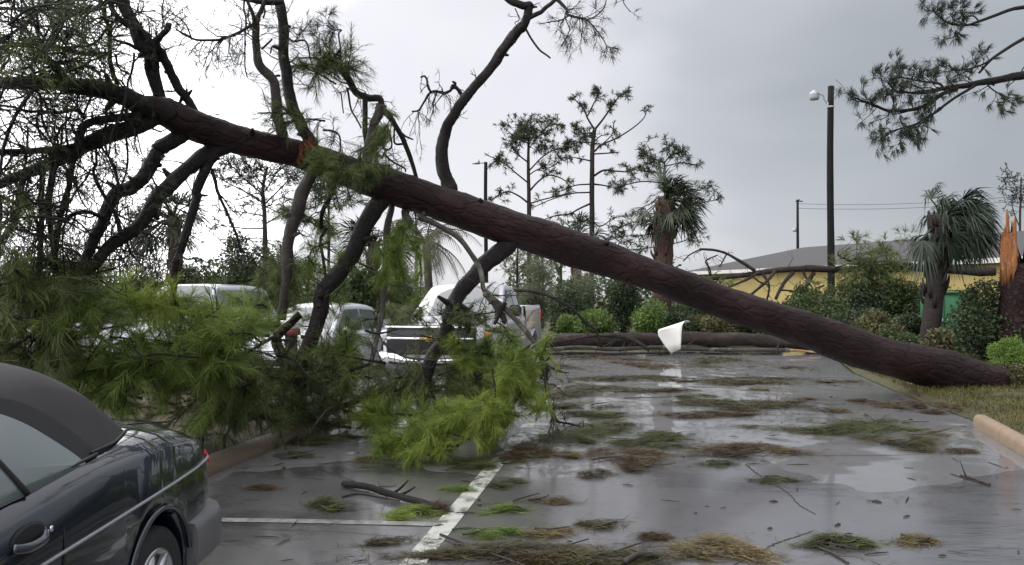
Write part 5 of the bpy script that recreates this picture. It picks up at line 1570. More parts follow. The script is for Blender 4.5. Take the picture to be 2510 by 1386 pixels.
def car_body(parent, st, arches, paint, zbot=.24, ncol=150, name='body', sharp=None):
    """st rows: y, half width, shoulder z, shoulder inset, deck edge z, deck centre z, bottom z"""
    st = np.array(st, float)
    ys = np.unique(np.concatenate([np.linspace(st[0, 0], st[-1, 0], ncol)] + [yc + R * np.sin(np.linspace(-1.571, 1.571, 25)) for yc, R, _ in arches]))
    w, zs, ins, ze, zc, zb = [smooth1(c, 3) for c in interp_rows(st, ys)]
    a = np.zeros_like(ys)
    for yc, R, zc_ in arches:
        m = np.abs(ys - yc) < R
        a[m] = np.maximum(a[m], zc_ + np.sqrt(np.maximum(0, R * R - (ys[m] - yc) ** 2)))
    b = np.maximum(zb, a)
    low = lambda z, e: np.minimum(np.maximum(z, b + e), zs - .06 + e)
    rows = [np.stack([w - .16, b + .0], 1), np.stack([w - .012, b + .004], 1), np.stack([w + .0, b + .028], 1), np.stack([w, low(zb + .16, .05)], 1), np.stack([w + .012, low(.52 + 0 * b, .08)], 1),
            np.stack([w + .004, low(.62 + 0 * b, .10)], 1),
            np.stack([w - .010, zs - .16 * (zs - .45)], 1), np.stack([w - .3 * ins, zs - .05], 1), np.stack([w - .6 * ins, zs - .015], 1), np.stack([w - ins, zs + .002], 1),
            np.stack([w - ins - .08, ze], 1), np.stack([w * .55, (ze * .35 + zc * .65)], 1), np.stack([w * .28, ze * .08 + zc * .92], 1), np.stack([0 * w, zc], 1)]
    R = np.array(rows)                        # rows, cols, (x,z)
    half = np.stack([R[..., 0], np.broadcast_to(ys, R.shape[:2]), R[..., 1]], -1)
    other = half[::-1][1:].copy(); other[..., 0] *= -1
    full = np.concatenate([half, other], 0)
    mb = MB()
    mb.grid(full, flip=False)
    n = full.shape[0]
    mb.add(full[1:-1, 0], [list(range(n - 2))]); mb.add(full[1:-1, -1], [list(range(n - 3, -1, -1))])
    return mb.build(name, paint, parent)

def wheel(parent, x, y, r, wd, side, spokes=7, hub=None):
    hub = r if hub is None else hub
    t = MB()
    pr = [(r * .62, -wd * .42), (r * .70, -wd * .5), (r * .93, -wd * .5), (r * .985, -wd * .40), (r, -wd * .2), (r, wd * .2), (r * .985, wd * .40), (r * .93, wd * .5), (r * .70, wd * .5), (r * .62, wd * .42)]
    t.lathe(pr, (x, y, hub), axis='x', n=40)
    wo = t.build('wheel', M['rubber'], parent)
    m = MB()
    o = side * wd * .5
    m.lathe([(r * .64, -o * .8), (r * .66, o * .96), (r * .60, o * .99), (r * .56, o * .7), (r * .50, o * .35), (0.0, o * .3)] if side > 0 else [(0.0, o * .3), (r * .50, o * .35), (r * .56, o * .7), (r * .60, o * .99), (r * .66, o * .96), (r * .64, -o * .8)], (x, y, hub), axis='x', n=36)
    for k in range(spokes):
        a = 2 * math.pi * k / spokes
        p0 = np.array([x + o * .55, y, hub]); d = np.array([0, math.cos(a), math.sin(a)])
        m.tube(np.array([p0 + d * r * .05, p0 + d * r * .33 + [o * .22, 0, 0], p0 + d * r * .60 + [o * .25, 0, 0]]), [r * .11, r * .075, r * .085], sides=6)
    m.lathe([(r * .15, o * .5), (r * .13, o * .86), (0.001, o * .9)] if side > 0 else [(0.001, o * .9), (r * .13, o * .86), (r * .15, o * .5)], (x, y, hub), axis='x', n=16)
    m.build('rim', M['alloy'], wo)

def underbody(parent, L, w, z0, z1):
    mb = MB(); mb.box((0, 0, (z0 + z1) / 2), (2 * w, L, z1 - z0), bevel=.05)
    mb.build('underbody', M['black'], parent)

class Cabin:
    """closed greenhouse: profile (y,z) from windscreen base to rear base, tumblehome, rounded edges"""
    def __init__(s, prof, wb, wr, zbelt, zroof, crown=.03, rnd=.05, k=6, smooth=True, narrow=None):
        s.P = smooth_path(np.array([[0, y, z] for y, z in prof]), k)[:, 1:] if smooth else np.array(prof, float)
        s.wb, s.wr, s.zb, s.zr, s.crown, s.rnd = wb, wr, zbelt, zroof, crown, rnd
        s.narrow = narrow
    def w(s, z, y=None):
        ww = s.wb + (s.wr - s.wb) * np.clip((np.asarray(z) - s.zb) / (s.zr - s.zb), -.2, 1.1)
        if s.narrow is not None and y is not None:
            ww = ww - np.interp(y, s.narrow[0], s.narrow[1])
        return ww
    def surf(s, i, v, off=0.0):
        y, z = s.P[i]
        x = v * s.w(z, y)
        zz = z + s.crown * (1 - v * v) - s.rnd * abs(v) ** 6
        return np.array([x, y, zz])
    def build(s, name, mat, parent, nv=25):
        vs = np.sign(np.linspace(-1, 1, nv)) * (1 - (1 - np.abs(np.linspace(-1, 1, nv))) ** 1.8)
        top = np.array([[s.surf(i, v) for v in vs] for i in range(len(s.P))])
        fz = np.array([[.88, 0], [.55, 0], [0, 0]])
        L, R = [], []
        for f in (.9, .66, .33, 0):
            l, r = [], []
            for i in range(len(s.P)):
                for side, arr in ((-1, l), (1, r)):
                    e_ = s.surf(i, side)
                    z = s.zb - .05 + (e_[2] - s.zb + .05) * f
                    arr.append([side * s.w(z, e_[1]), e_[1], z])
            L.append(l); R.append(r)
        g = np.concatenate([np.transpose(np.array(L)[::-1], (1, 0, 2)), top, np.transpose(np.array(R), (1, 0, 2))], 1)
        mb = MB(); mb.grid(g)
        return mb.build(name, mat, parent)
    def top_pane(s, name, mat, parent, i0, i1, vmax=.88, off=.008, n=12, nv=13, trim=None):
        f = np.linspace(i0, i1, n)
        idx = np.arange(len(s.P))
        Y = np.interp(f, idx, s.P[:, 0]); Z = np.interp(f, idx, s.P[:, 1])
        nrmv = np.stack([-np.gradient(Z), np.gradient(Y)], 1); nrmv /= np.linalg.norm(nrmv, axis=1)[:, None] + 1e-9
        def gr(vm, o):
            V = []
            for y, z, nn in zip(Y, Z, nrmv):
                V.append([[v * s.w(z, y), y + nn[0] * o, z + s.crown * (1 - v * v) - s.rnd * abs(v) ** 6 + nn[1] * o] for v in np.linspace(-vm, vm, nv)])
            return np.array(V)
        mb = MB(); mb.grid(gr(vmax, off))
        return mb.build(name, mat, parent)
    def side_pane(s, name, mat, parent, poly, side, off=.008, n=3, bulge=.0):
        pts = smooth_path(np.array([[0, y, z] for y, z in poly] + [[0, *poly[0]]]), n)[:-1] if n > 1 else np.array([[0, y, z] for y, z in poly])
        c = pts.mean(0)
        rings = []
        for f in (1, .85, .7, .5, .3, .12):
            q_ = c + (pts - c) * f
            rings.append([[side * (s.w(p[2], p[1]) + off + bulge * (1 - f * f)), p[1], p[2]] for p in q_])
        g = np.array(rings); g = np.concatenate([g, g[:, :1]], 1)
        mb = MB(); mb.grid(g, flip=(side < 0))
        last = g[-1, :-1]
        mb.add(last, [list(range(len(last)))] if side < 0 else [list(range(len(last) - 1, -1, -1))])
        return mb.build(name, mat, parent)

# ---- foreground convertible: faces the camera side, its tail is the far end
cv = thing('convertible_car', 'dark green convertible with a grey canvas top parked at lower left', 'car', (-2.40, 2.232, .1155), rz=math.radians(0.6), world_built=False)
cv.scale = (.93, .93, .93)
st = [  # y, w, zs, ins, ze, zc, zb
    (-2.30, .62, .60, .12, .60, .62, .20), (-2.22, .74, .68, .13, .68, .72, .14), (-2.0, .80, .75, .14, .77, .81, .10), (-1.2, .855, .80, .14, .84, .90, .09), (-.75, .86, .84, .13, .90, .96, .09),
    (-.3, .862, .875, .11, .89, .90, .09), (.4, .862, .915, .10, .925, .93, .09), (.9, .862, .945, .10, .955, .96, .09), (1.25, .86, .955, .13, .965, .975, .10), (1.6, .855, .945, .16, .965, .985, .12),
    (1.9, .842, .915, .19, .945, .965, .14), (2.08, .820, .875, .20, .92, .945, .18), (2.18, .795, .83, .17, .895, .925, .22), (2.24, .765, .78, .13, .83, .86, .24), (2.27, .735, .72, .10, .76, .79, .26)]
body = car_body(cv, st, [(1.40, .335, .255), (-1.20, .335, .255)], M['paint_green'], ncol=200)
underbody(cv, 4.3, .66, .12, .70)
for sx in (-1, 1):
    for y in (1.40, -1.20):
        wheel(cv, sx * .755, y, .317, .19, sx, hub=.193)
cab = Cabin([(-.62, .93), (-.30, 1.10), (.02, 1.29), (.20, 1.345), (.45, 1.365), (.75, 1.362), (.98, 1.335), (1.16, 1.27), (1.34, 1.155), (1.52, 1.03), (1.64, .955)], .765, .565, .94, 1.33, crown=.045, rnd=.055, k=5,
            narrow=([.9, 1.2, 1.64], [0, .02, .16]))
cab.build('soft_top', M['soft_top'], cv, nv=31)
cab.top_pane('windscreen', M['glass'], cv, 1.2, 9.0, vmax=.9)
for sx in (-1, 1):
    seal = [(-.54, .935), (-.32, 1.06), (-.04, 1.21), (.22, 1.280), (.48, 1.275), (.71, 1.215), (.90, 1.08), (1.02, .96), (.98, .93), (.2, .905), (-.4, .90)]
    sl = cab.side_pane('window_seal', M['black'], cv, seal, sx, off=.004, n=5)
    gl = [(-.44, .935), (-.24, 1.05), (-.01, 1.165), (.22, 1.228), (.45, 1.225), (.62, 1.16), (.77, 1.05), (.875, .95), (.84, .925), (.2, .905), (-.35, .90)]
    cab.side_pane('side_window', M['glass_side'], cv, gl, sx, off=.012, n=5, bulge=.022)
    # divider between door glass and quarter glass
    mb = MB()
    Pd = [np.array([sx * (cab.w(z) + .016 + .020 * math.sin((z - .9) / .33 * 3.14)), y, z]) for y, z in ((.31, 1.228), (.34, 1.14), (.385, 1.03), (.455, .915))]
    mb.tube(smooth_path(np.array(Pd), 4), np.linspace(.005, .013, 13), sides=6)
    mb.build('window_divider', M['black'], cv)
    # belt strip
    mb = MB()
    yb = np.linspace(-.5, 1.0, 20)
    w_, zs_, ins_ = [np.interp(yb, [r[0] for r in st], [r[k] for r in st]) for k in (1, 2, 3)]
    mb.tube(np.stack([sx * (w_ - ins_ + .012), yb, zs_ + .006], 1), .008, sides=6)
    mb.build('belt_strip', M['black'], cv)
    # side rub strip with bright insert
    yb = np.concatenate([np.linspace(-1.9, 2.17, 60)])
    w_ = np.interp(yb, [r[0] for r in st], [r[1] for r in st])
    zt = np.interp(yb, [-1.9, 0, 2.17], [.60, .655, .70])
    mb = MB()
    mb.tube(np.stack([sx * (w_ + .008), yb, zt], 1), .0075, sides=6)
    mb.build('trim_strip', M['steel'], cv)
    # door handle in its oval cup
    yh, zh = .36, .785
    wv = np.interp(yh, [r[0] for r in st], [r[1] for r in st])
    cup, hd = MB(), MB()
    a_ = np.linspace(0, 2 * math.pi, 29)[:-1]
    hx = wv - .012
    for (f, o_) in ((1, 0),):
        ring0 = np.stack([sx * (hx + .006 + 0 * a_), yh + .105 * np.cos(a_), zh + .052 * np.sin(a_)], 1)
        ring1 = np.stack([sx * (hx + .012 + 0 * a_), yh + .090 * np.cos(a_), zh + .042 * np.sin(a_)], 1)
        g = np.array([ring0, ring1]); g = np.concatenate([g, g[:, :1]], 1)
        cup.grid(g, flip=sx > 0)
        cup.add(ring1, [list(range(28))])
    ho = cup.build('handle_cup', M['black'], cv)
    hp = np.array([[sx * (hx + .008), yh - .095, zh - .012], [sx * (hx + .030), yh - .05, zh - .022], [sx * (hx + .034), yh, zh - .025], [sx * (hx + .030), yh + .05, zh - .022], [sx * (hx + .008), yh + .095, zh - .012]])
    hd.tube(smooth_path(hp, 5), .019, sides=8)
    hd.build('door_handle', M['paint_green'], cv)
    hl = MB(); hl.lathe([(.0, 0), (.012, .0), (.011, .006), (0, .007)] if sx > 0 else [(0, -.007), (.011, -.006), (.012, 0), (0, 0)], (sx * (hx + .014), yh + .125, zh - .005), axis='x', n=14)
    hl.build('key_lock', M['chrome'], cv)
    # door edge and wing shut lines
    mb = MB()
    for ys_ in ([(.60, .93), (.59, .80), (.56, .60), (.50, .40), (.47, .30)],):
        Pz = np.array([[sx * (np.interp(y, [r[0] for r in st], [r[1] for r in st]) + (.010 if z < .75 else .010 - (z - .75) * .52)), y, z] for y, z in ys_])
        mb.tube(smooth_path(Pz, 4), .0035, sides=4)
    mb.build('door_gap', M['black'], cv)
    # arch lip
    mb = MB()
    a_ = np.linspace(.15, math.pi - .15, 24)
    mb.tube(np.stack([sx * (.872 + 0 * a_), 1.40 + .345 * np.cos(a_), .255 + .345 * np.sin(a_)], 1), .014, sides=6)
    mb.build('arch_lip', M['paint_green'], cv)
    # lamps
    mb = MB()
    zz = np.linspace(.665, .765, 6)
    yl = np.concatenate([np.linspace(2.185, 2.262, 8)])
    wl2 = np.interp(yl, [r[0] for r in st], [r[1] for r in st])
    P_ = []
    for z in zz:
        e_ = max(0, z - .69) * .55
        row_ = [[sx * (w_2 + .020 - e_), y_, z] for w_2, y_ in zip(wl2, yl)]
        row_ += [[sx * (wl2[-1] - .02 - e_), 2.288, z], [sx * (wl2[-1] - .14), 2.295, z], [sx * (wl2[-1] - .34), 2.297, z]]
        P_.append(row_)
    mb.grid(np.array(P_), flip=sx < 0)
    tl = mb.build('tail_lamp', M['red_lens'], cv)
    so = tl.modifiers.new('solid', 'SOLIDIFY'); so.thickness = .012; so.offset = -1
    mb = MB(); mb.box((sx * .56, -2.24, .64), (.30, .12, .11), bevel=.03); mb.build('headlamp', M['clear_lens'], cv)
    # wing mirror
    mb = MB(); mb.box((sx * .93, -.42, .98), (.17, .10, .12), bevel=.035); mb.build('wing_mirror', M['paint_green'], cv)
# rear bumper wrapping the corners
mb = MB()
path = [(-.868, 1.765), (-.868, 1.95), (-.860, 2.12), (-.80, 2.24), (-.66, 2.31), (-.3, 2.35), (0, 2.36), (.3, 2.35), (.66, 2.31), (.80, 2.24), (.860, 2.12), (.868, 1.95), (.868, 1.765)]
PP = smooth_path(np.array([[x, y, 0] for x, y in path]), 5)
T = nrm(np.gradient(PP, axis=0)); S = np.stack([T[:, 1], -T[:, 0], 0 * T[:, 0]], 1)
S = np.where((S * (PP - [0, 1.2, 0])).sum(1, keepdims=True) > 0, S, -S)
pr = [(-.10, .17), (.00, .165), (.030, .20), (.042, .30), (.038, .38), (.022, .42), (-.08, .435)]
BG = np.array([PP + S * a + [0, 0, b] for a, b in pr]).transpose(1, 0, 2)
mb.grid(BG)
mb.add(BG[0], [list(range(len(pr)))]); mb.add(BG[-1], [list(range(len(pr) - 1, -1, -1))])
mb.build('rear_bumper', M['bumper'], cv)
mb = MB(); mb.box((0, -2.28, .32), (1.5, .16, .24), bevel=.06); mb.build('front_bumper', M['bumper'], cv)
# boot lid: shut line, lip, number plate recess
mb = MB()
tl = [(.60, 1.62, .985), (.645, 1.75, .972), (.655, 1.95, .945), (.63, 2.10, .925), (.55, 2.19, .905)]
for sx in (-1, 1):
    mb.tube(smooth_path(np.array([[sx * x, y, z - .004] for x, y, z in tl]), 4), .005, sides=4)
mb.build('boot_gap', M['black'], cv)
# hem of the canvas top
mb = MB()
hy = np.linspace(.97, 1.56, 10)
for sx in (-1, 1):
    mb.tube(np.stack([sx * (cab.w(.955, hy) + .004), hy, .965 + 0 * hy], 1), .007, sides=5)
mb.build('canvas_hem', M['black'], cv)

# ---- generic closed cars in the back row
def saloon(name, label, cat, loc, rz, paint, H, zbelt, L=4.6, wd=.88, roof=(-.35, 1.0), rear=1.75, hood=.88, group=None, suv=False):
    c = thing(name, label, cat, loc, rz=rz, world_built=False, group=group)
    h = L / 2
    st = [(-h, wd * .70, .60, .10, .60, .62, .32), (-h + .10, wd * .86, .68, .12, .68, .72, .26), (-h + .35, wd * .95, hood - .08, .14, hood - .05, hood - .01, .22), (-1.2, wd * .99, hood - .01, .14, hood + .02, hood + .06, .20),
          (-.75, wd, zbelt - .03, .12, zbelt, zbelt + .03, .20), (0, wd, zbelt, .10, zbelt + .01, zbelt + .02, .20), (1.1, wd, zbelt + .02, .11, zbelt + .03, zbelt + .04, .20), (h - .35, wd * .97, zbelt + .02, .15, zbelt + .03, zbelt + .05, .25),
          (h - .08, wd * .90, zbelt - .08, .13, zbelt - .03, zbelt, .30), (h, wd * .80, zbelt - .2, .12, zbelt - .16, zbelt - .14, .34)]
    r = .34 if suv else .32
    car_body(c, st, [(h - .95, r + .04, r), (-h + .92, r + .04, r)], paint, ncol=110)
    underbody(c, L - .3, wd * .78, .22, .74)
    for sx in (-1, 1):
        for y in (h - .95, -h + .92):
            wheel(c, sx * (wd - .11), y, r, .2, sx)
    y0, y1 = roof
    prof = [(-.95, zbelt), (-.65, zbelt + (H - zbelt) * .45), (y0, H - .06), (y0 + .25, H - .005), ((y0 + y1) / 2, H), (y1, H - .04), ((y1 + rear) / 2, zbelt + (H - zbelt) * (.55 if not suv else .5)), (rear, zbelt)]
    cb_ = Cabin(prof, wd - .10, wd - .27, zbelt, H, crown=.035, rnd=.035, k=5)
    cb_.build('cabin', paint, c)
    cb_.top_pane('windscreen', M['glass'], c, 1.5, 10.6, vmax=.88)
    cb_.top_pane('rear_window', M['glass'], c, 26.5, 33, vmax=.86)
    for sx in (-1, 1):
        zt = H - .11
        mid = (y0 + y1) / 2 + .02
        f_ = [(-.72, zbelt + .03), (y0 + .06, zt - .02), (y0 + .22, zt), (mid - .03, zt), (mid - .03, zbelt + .03)]
        b_ = [(mid + .04, zbelt + .03), (mid + .04, zt), (y1 - .05, zt - .03), ((y1 + rear) / 2 - .12, zbelt + (H - zbelt) * .45), (rear - .42, zbelt + .04)]
        for po in (f_, b_):
            P_ = []
            for (a0, a1), (b0, b1) in zip(po, po[1:] + po[:1]):
                for t in (0, .33, .66): P_.append((a0 * (1 - t) + b0 * t, a1 * (1 - t) + b1 * t))
            cb_.side_pane('side_window', M['glass_side'], c, P_, sx, off=.010, n=1)
        mb = MB(); mb.box((sx * (wd + .03), -.62, zbelt + .06), (.17, .10, .13), bevel=.035); mb.build('wing_mirror', paint, c)
        mb = MB(); mb.box((sx * (wd - .26), -h + .13, .66), (.34, .20, .12), bevel=.04, rz=sx * .35); mb.build('headlamp', M['clear_lens'], c)
        mb = MB(); mb.box((sx * (wd - .16), h - .10, zbelt - .12), (.24, .16, .16), bevel=.03); mb.build('tail_lamp', M['red_lens'], c)
        for yd in (-.15, .85):
            mb = MB(); mb.tube(smooth_path(np.array([[sx * (wd + .005), yd, zbelt - .12], [sx * (wd + .03), yd + .09, zbelt - .115], [sx * (wd + .005), yd + .18, zbelt - .11]]), 3), .013, sides=6); mb.build('door_handle', paint, c)
    mb = MB()
    for k in range(4): mb.box((0, -h - .005, .50 + .045 * k), (.9, .03, .018), bevel=.004)
    mb.build('grille', M['chrome'], c)
    mb = MB(); mb.box((0, -h + .03, .40), (1.35, .12, .14), bevel=.04); mb.build('front_bumper', M['black'], c)
    return c
R9 = math.radians(-9)
saloon('silver_car', 'pale silver saloon under the branches left of the white pickup', 'car', (-4.05, 16.6, 0), math.radians(-17), M['paint_silver'], 1.47, .90)
saloon('grey_wagon', 'tall silver grey wagon behind the green boughs left of the saloon', 'car', (-7.15, 17.6, 0), math.radians(-11), M['paint_silver'], 1.88, 1.12, L=4.8, wd=.95, roof=(-.35, 1.75), rear=2.2, hood=1.02, suv=True)
saloon('white_car', 'white hatchback glimpsed through the stems left of the grey wagon', 'car', (-10.1, 18.0, 0), R9, M['paint_white'], 1.58, .98, L=4.4, roof=(-.35, 1.3), rear=2.0, hood=.95, suv=True, group='white cars behind the branches')
saloon('white_car', 'white car at the left edge of the row almost hidden by branches', 'car', (-13.0, 18.6, 0), R9, M['paint_white'], 1.62, .98, L=4.4, roof=(-.35, 1.3), rear=2.0, hood=.95, suv=True, group='white cars behind the branches')

# ---- white pickup
tk = thing('pickup_truck', 'white crew pickup with black grille under the fallen crown', 'truck', (-.85, 16.0, 0), rz=math.radians(-11.5), world_built=False)
st = [(-2.72, .78, .92, .10, .94, .96, .55), (-2.66, .90, 1.02, .10, 1.04, 1.06, .48), (-2.4, .975, 1.08, .13, 1.10, 1.13, .42), (-1.6, 1.0, 1.13, .15, 1.16, 1.20, .40), (-1.25, 1.0, 1.16, .13, 1.20, 1.23, .40),
      (-1.0, 1.0, 1.18, .10, 1.20, 1.21, .40), (.75, 1.0, 1.20, .08, 1.21, 1.22, .40), (.86, 1.0, 1.22, .06, 1.225, 1.10, .42), (.90, 1.0, 1.40, .06, 1.405, 1.0, .42), (2.6, 1.0, 1.42, .06, 1.425, 1.0, .46), (2.85, .98, 1.42, .07, 1.425, 1.0, .50)]
# body in two pieces: cab + bed
car_body(tk, st[:8], [(-1.72, .47, .40)], M['paint_white'], ncol=110)
bedm = MB()
def bed_side(sx):
    ysb = np.unique(np.concatenate([np.linspace(.90, 2.85, 40), 1.92 + .47 * np.sin(np.linspace(-1.571, 1.571, 25))]))
    a = np.where(np.abs(ysb - 1.92) < .47, .40 + np.sqrt(np.maximum(0, .47 ** 2 - (ysb - 1.92) ** 2)), 0)
    b = np.maximum(.45, a)
    rows = [(.86, b), (.985, b), (1.0, b + .03), (1.0, np.maximum(.95, b + .04)), (.985, 1.30 + 0 * b), (.97, 1.41 + 0 * b), (.93, 1.43 + 0 * b), (.90, 1.41 + 0 * b), (.895, .75 + 0 * b)]
    return np.array([np.stack([sx * (x + 0 * ysb), ysb, z], 1) for x, z in rows])
for sx in (-1, 1):
    bedm.grid(bed_side(sx), flip=sx < 0)
bedm.box((0, .93, 1.0), (1.86, .05, .80)); bedm.box((0, 1.9, .74), (1.80, 1.9, .05)); bedm.box((0, 2.83, 1.08), (1.9, .06, .68), bevel=.015)
bedm.build('cargo_bed', M['paint_white'], tk)
underbody(tk, 5.3, .74, .40, .80)
for sx in (-1, 1):
    for y in (-1.72, 1.92):
        wheel(tk, sx * .86, y, .40, .26, sx, spokes=6)
tc_ = Cabin([(-1.22, 1.20), (-.85, 1.46), (-.40, 1.78), (-.15, 1.875), (.25, 1.89), (.55, 1.86), (.70, 1.74), (.74, 1.45), (.78, 1.20)], .93, .74, 1.2, 1.88, crown=.03, rnd=.035, k=5)
tc_.build('cabin', M['paint_white'], tk)
tc_.top_pane('windscreen', M['glass'], tk, .8, 11.0, vmax=.90)
tc_.top_pane('rear_window', M['glass'], tk, 31, 36, vmax=.8)
for sx in (-1, 1):
    po = [(-.88, 1.24), (-.40, 1.66), (-.22, 1.77), (.12, 1.78), (.12, 1.24)]
    po2 = [(.20, 1.24), (.20, 1.78), (.52, 1.76), (.60, 1.62), (.60, 1.24)]
    for pol in (po, po2):
        P_ = []
        for (a0, a1), (b0, b1) in zip(pol, pol[1:] + pol[:1]):
            for t in (0, .33, .66): P_.append((a0 * (1 - t) + b0 * t, a1 * (1 - t) + b1 * t))
        tc_.side_pane('side_window', M['glass_side'], tk, P_, sx, off=.010, n=1)
    mb = MB(); mb.box((sx * 1.10, -.82, 1.36), (.24, .13, .22), bevel=.05); mb.build('wing_mirror', M['black'], tk)
    mb = MB(); mb.box((sx * .745, -2.665, .97), (.36, .14, .16), bevel=.035, rz=-sx * .12); hl_ = mb.build('headlamp', M['clear_lens'], tk)
    mb = MB(); mb.box((sx * .93, -2.55, .97), (.10, .20, .14), bevel=.03, rz=-sx * .5); mb.build('amber_marker', M['amber'], hl_)
    mb = MB(); mb.tube(smooth_path(np.array([[sx * 1.005, -.05, 1.06], [sx * 1.03, .05, 1.065], [sx * 1.005, .16, 1.07]]), 3), .016, sides=6); mb.build('door_handle', M['paint_white'], tk)
    # arch flare
    for yc in (-1.72, 1.92):
        mb = MB(); a_ = np.linspace(.1, math.pi - .1, 22)
        mb.tube(np.stack([sx * (1.0 + 0 * a_), yc + .475 * np.cos(a_), .40 + .475 * np.sin(a_)], 1), .022, sides=6)
        mb.build('arch_flare', M['paint_white'], tk)
    mb = MB(); mb.box((sx * .955, 2.80, 1.15), (.09, .12, .30), bevel=.015); mb.build('tail_lamp', M['red_lens'], tk)
    mb = MB(); mb.tube(np.array([[sx * 1.0, -1.1, 1.19], [sx * 1.012, -1.1, .9], [sx * 1.008, -1.1, .50]]), .004, sides=4); mb.tube(np.array([[sx * 1.006, .16, 1.19], [sx * 1.012, .16, .9], [sx * 1.008, .16, .50]]), .004, sides=4); mb.build('door_gap', M['black'], tk)
# front end
mb = MB(); mb.box((0, -2.715, .885), (1.60, .14, .50), bevel=.04); gr_ = mb.build('grille', M['black'], tk)
mb = MB(); mb.box((0, -2.79, 1.105), (1.62, .05, .035), bevel=.012); mb.box((0, -2.80, .915), (1.56, .05, .045), bevel=.015)
mb.build('grille_bar', M['chrome'], gr_)
mb = MB()                                                    # gold cross badge at the centre of the grille
px_ = [(-.17, -.022), (-.06, -.022), (-.055, -.052), (.075, -.052), (.07, -.022), (.17, -.022), (.16, .022), (.055, .022), (.05, .052), (-.08, .052), (-.075, .022), (-.18, .022)]
mb.prism([[x, -2.825, .915 + z] for x, z in px_], [0, -.025, 0]); mb.build('badge', M['gold'], gr_, smooth=False)
mb = MB()
bp_ = [(-.99, -2.45), (-.97, -2.66), (-.80, -2.80), (-.4, -2.86), (0, -2.87), (.4, -2.86), (.80, -2.80), (.97, -2.66), (.99, -2.45)]
PP = smooth_path(np.array([[x, y, 0] for x, y in bp_]), 5)
zt_ = np.interp(np.abs(PP[:, 0]), [0, .42, .60, 1.0], [.58, .58, .66, .67])
zb_ = np.interp(np.abs(PP[:, 0]), [0, .6, 1.0], [.48, .48, .52])
mb.grid(np.stack([np.c_[PP[:, 0], PP[:, 1] + .06, zb_], np.c_[PP[:, 0], PP[:, 1], zb_ + .02], np.c_[PP[:, 0], PP[:, 1] - .015, (zb_ + zt_) / 2], np.c_[PP[:, 0], PP[:, 1], zt_ - .01], np.c_[PP[:, 0], PP[:, 1] + .08, zt_]], 1))
mb.build('front_bumper', M['chrome'], tk)
mb = MB(); mb.box((0, -2.76, .38), (1.6, .16, .22), bevel=.04); mb.build('air_dam', M['black'], tk)
mb = MB(); mb.box((0, -2.60, .62), (1.70, .20, .10)); mb.build('bumper_filler', M['black'], tk)
# bonnet creases
for sx in (-1, 1):
    mb = MB()
    mb.tube(smooth_path(np.array([[sx * .52, -2.45, 1.118], [sx * .60, -1.9, 1.165], [sx * .66, -1.35, 1.205]]), 5), .012, sides=5)
    mb.build('bonnet_crease', M['paint_white'], tk)

# white and red capped post standing in the wreckage
po = thing('capped_post', 'short post with white rounded cap and dark red band amid the branches', 'post', W(714, 905, 12.5), world_built=True)
b = W(714, HY, 12.5); b[2] = 0
zt = W(714, 768, 12.5)[2]
mb = MB(); mb.lathe([(.10, 0), (.10, zt - .36)], b, n=16); mb.build('shaft', M['bark_far'], po)
mb = MB(); mb.lathe([(.10, zt - .36), (.145, zt - .35), (.145, zt - .26), (.10, zt - .25)], b, n=18); mb.build('band', M['dark_red'], po)
mb = MB(); mb.lathe([(.12, zt - .25), (.165, zt - .20), (.165, zt - .12), (.12, zt - .03), (.0, zt)], b, n=18); mb.build('cap', M['white_plastic'], po)

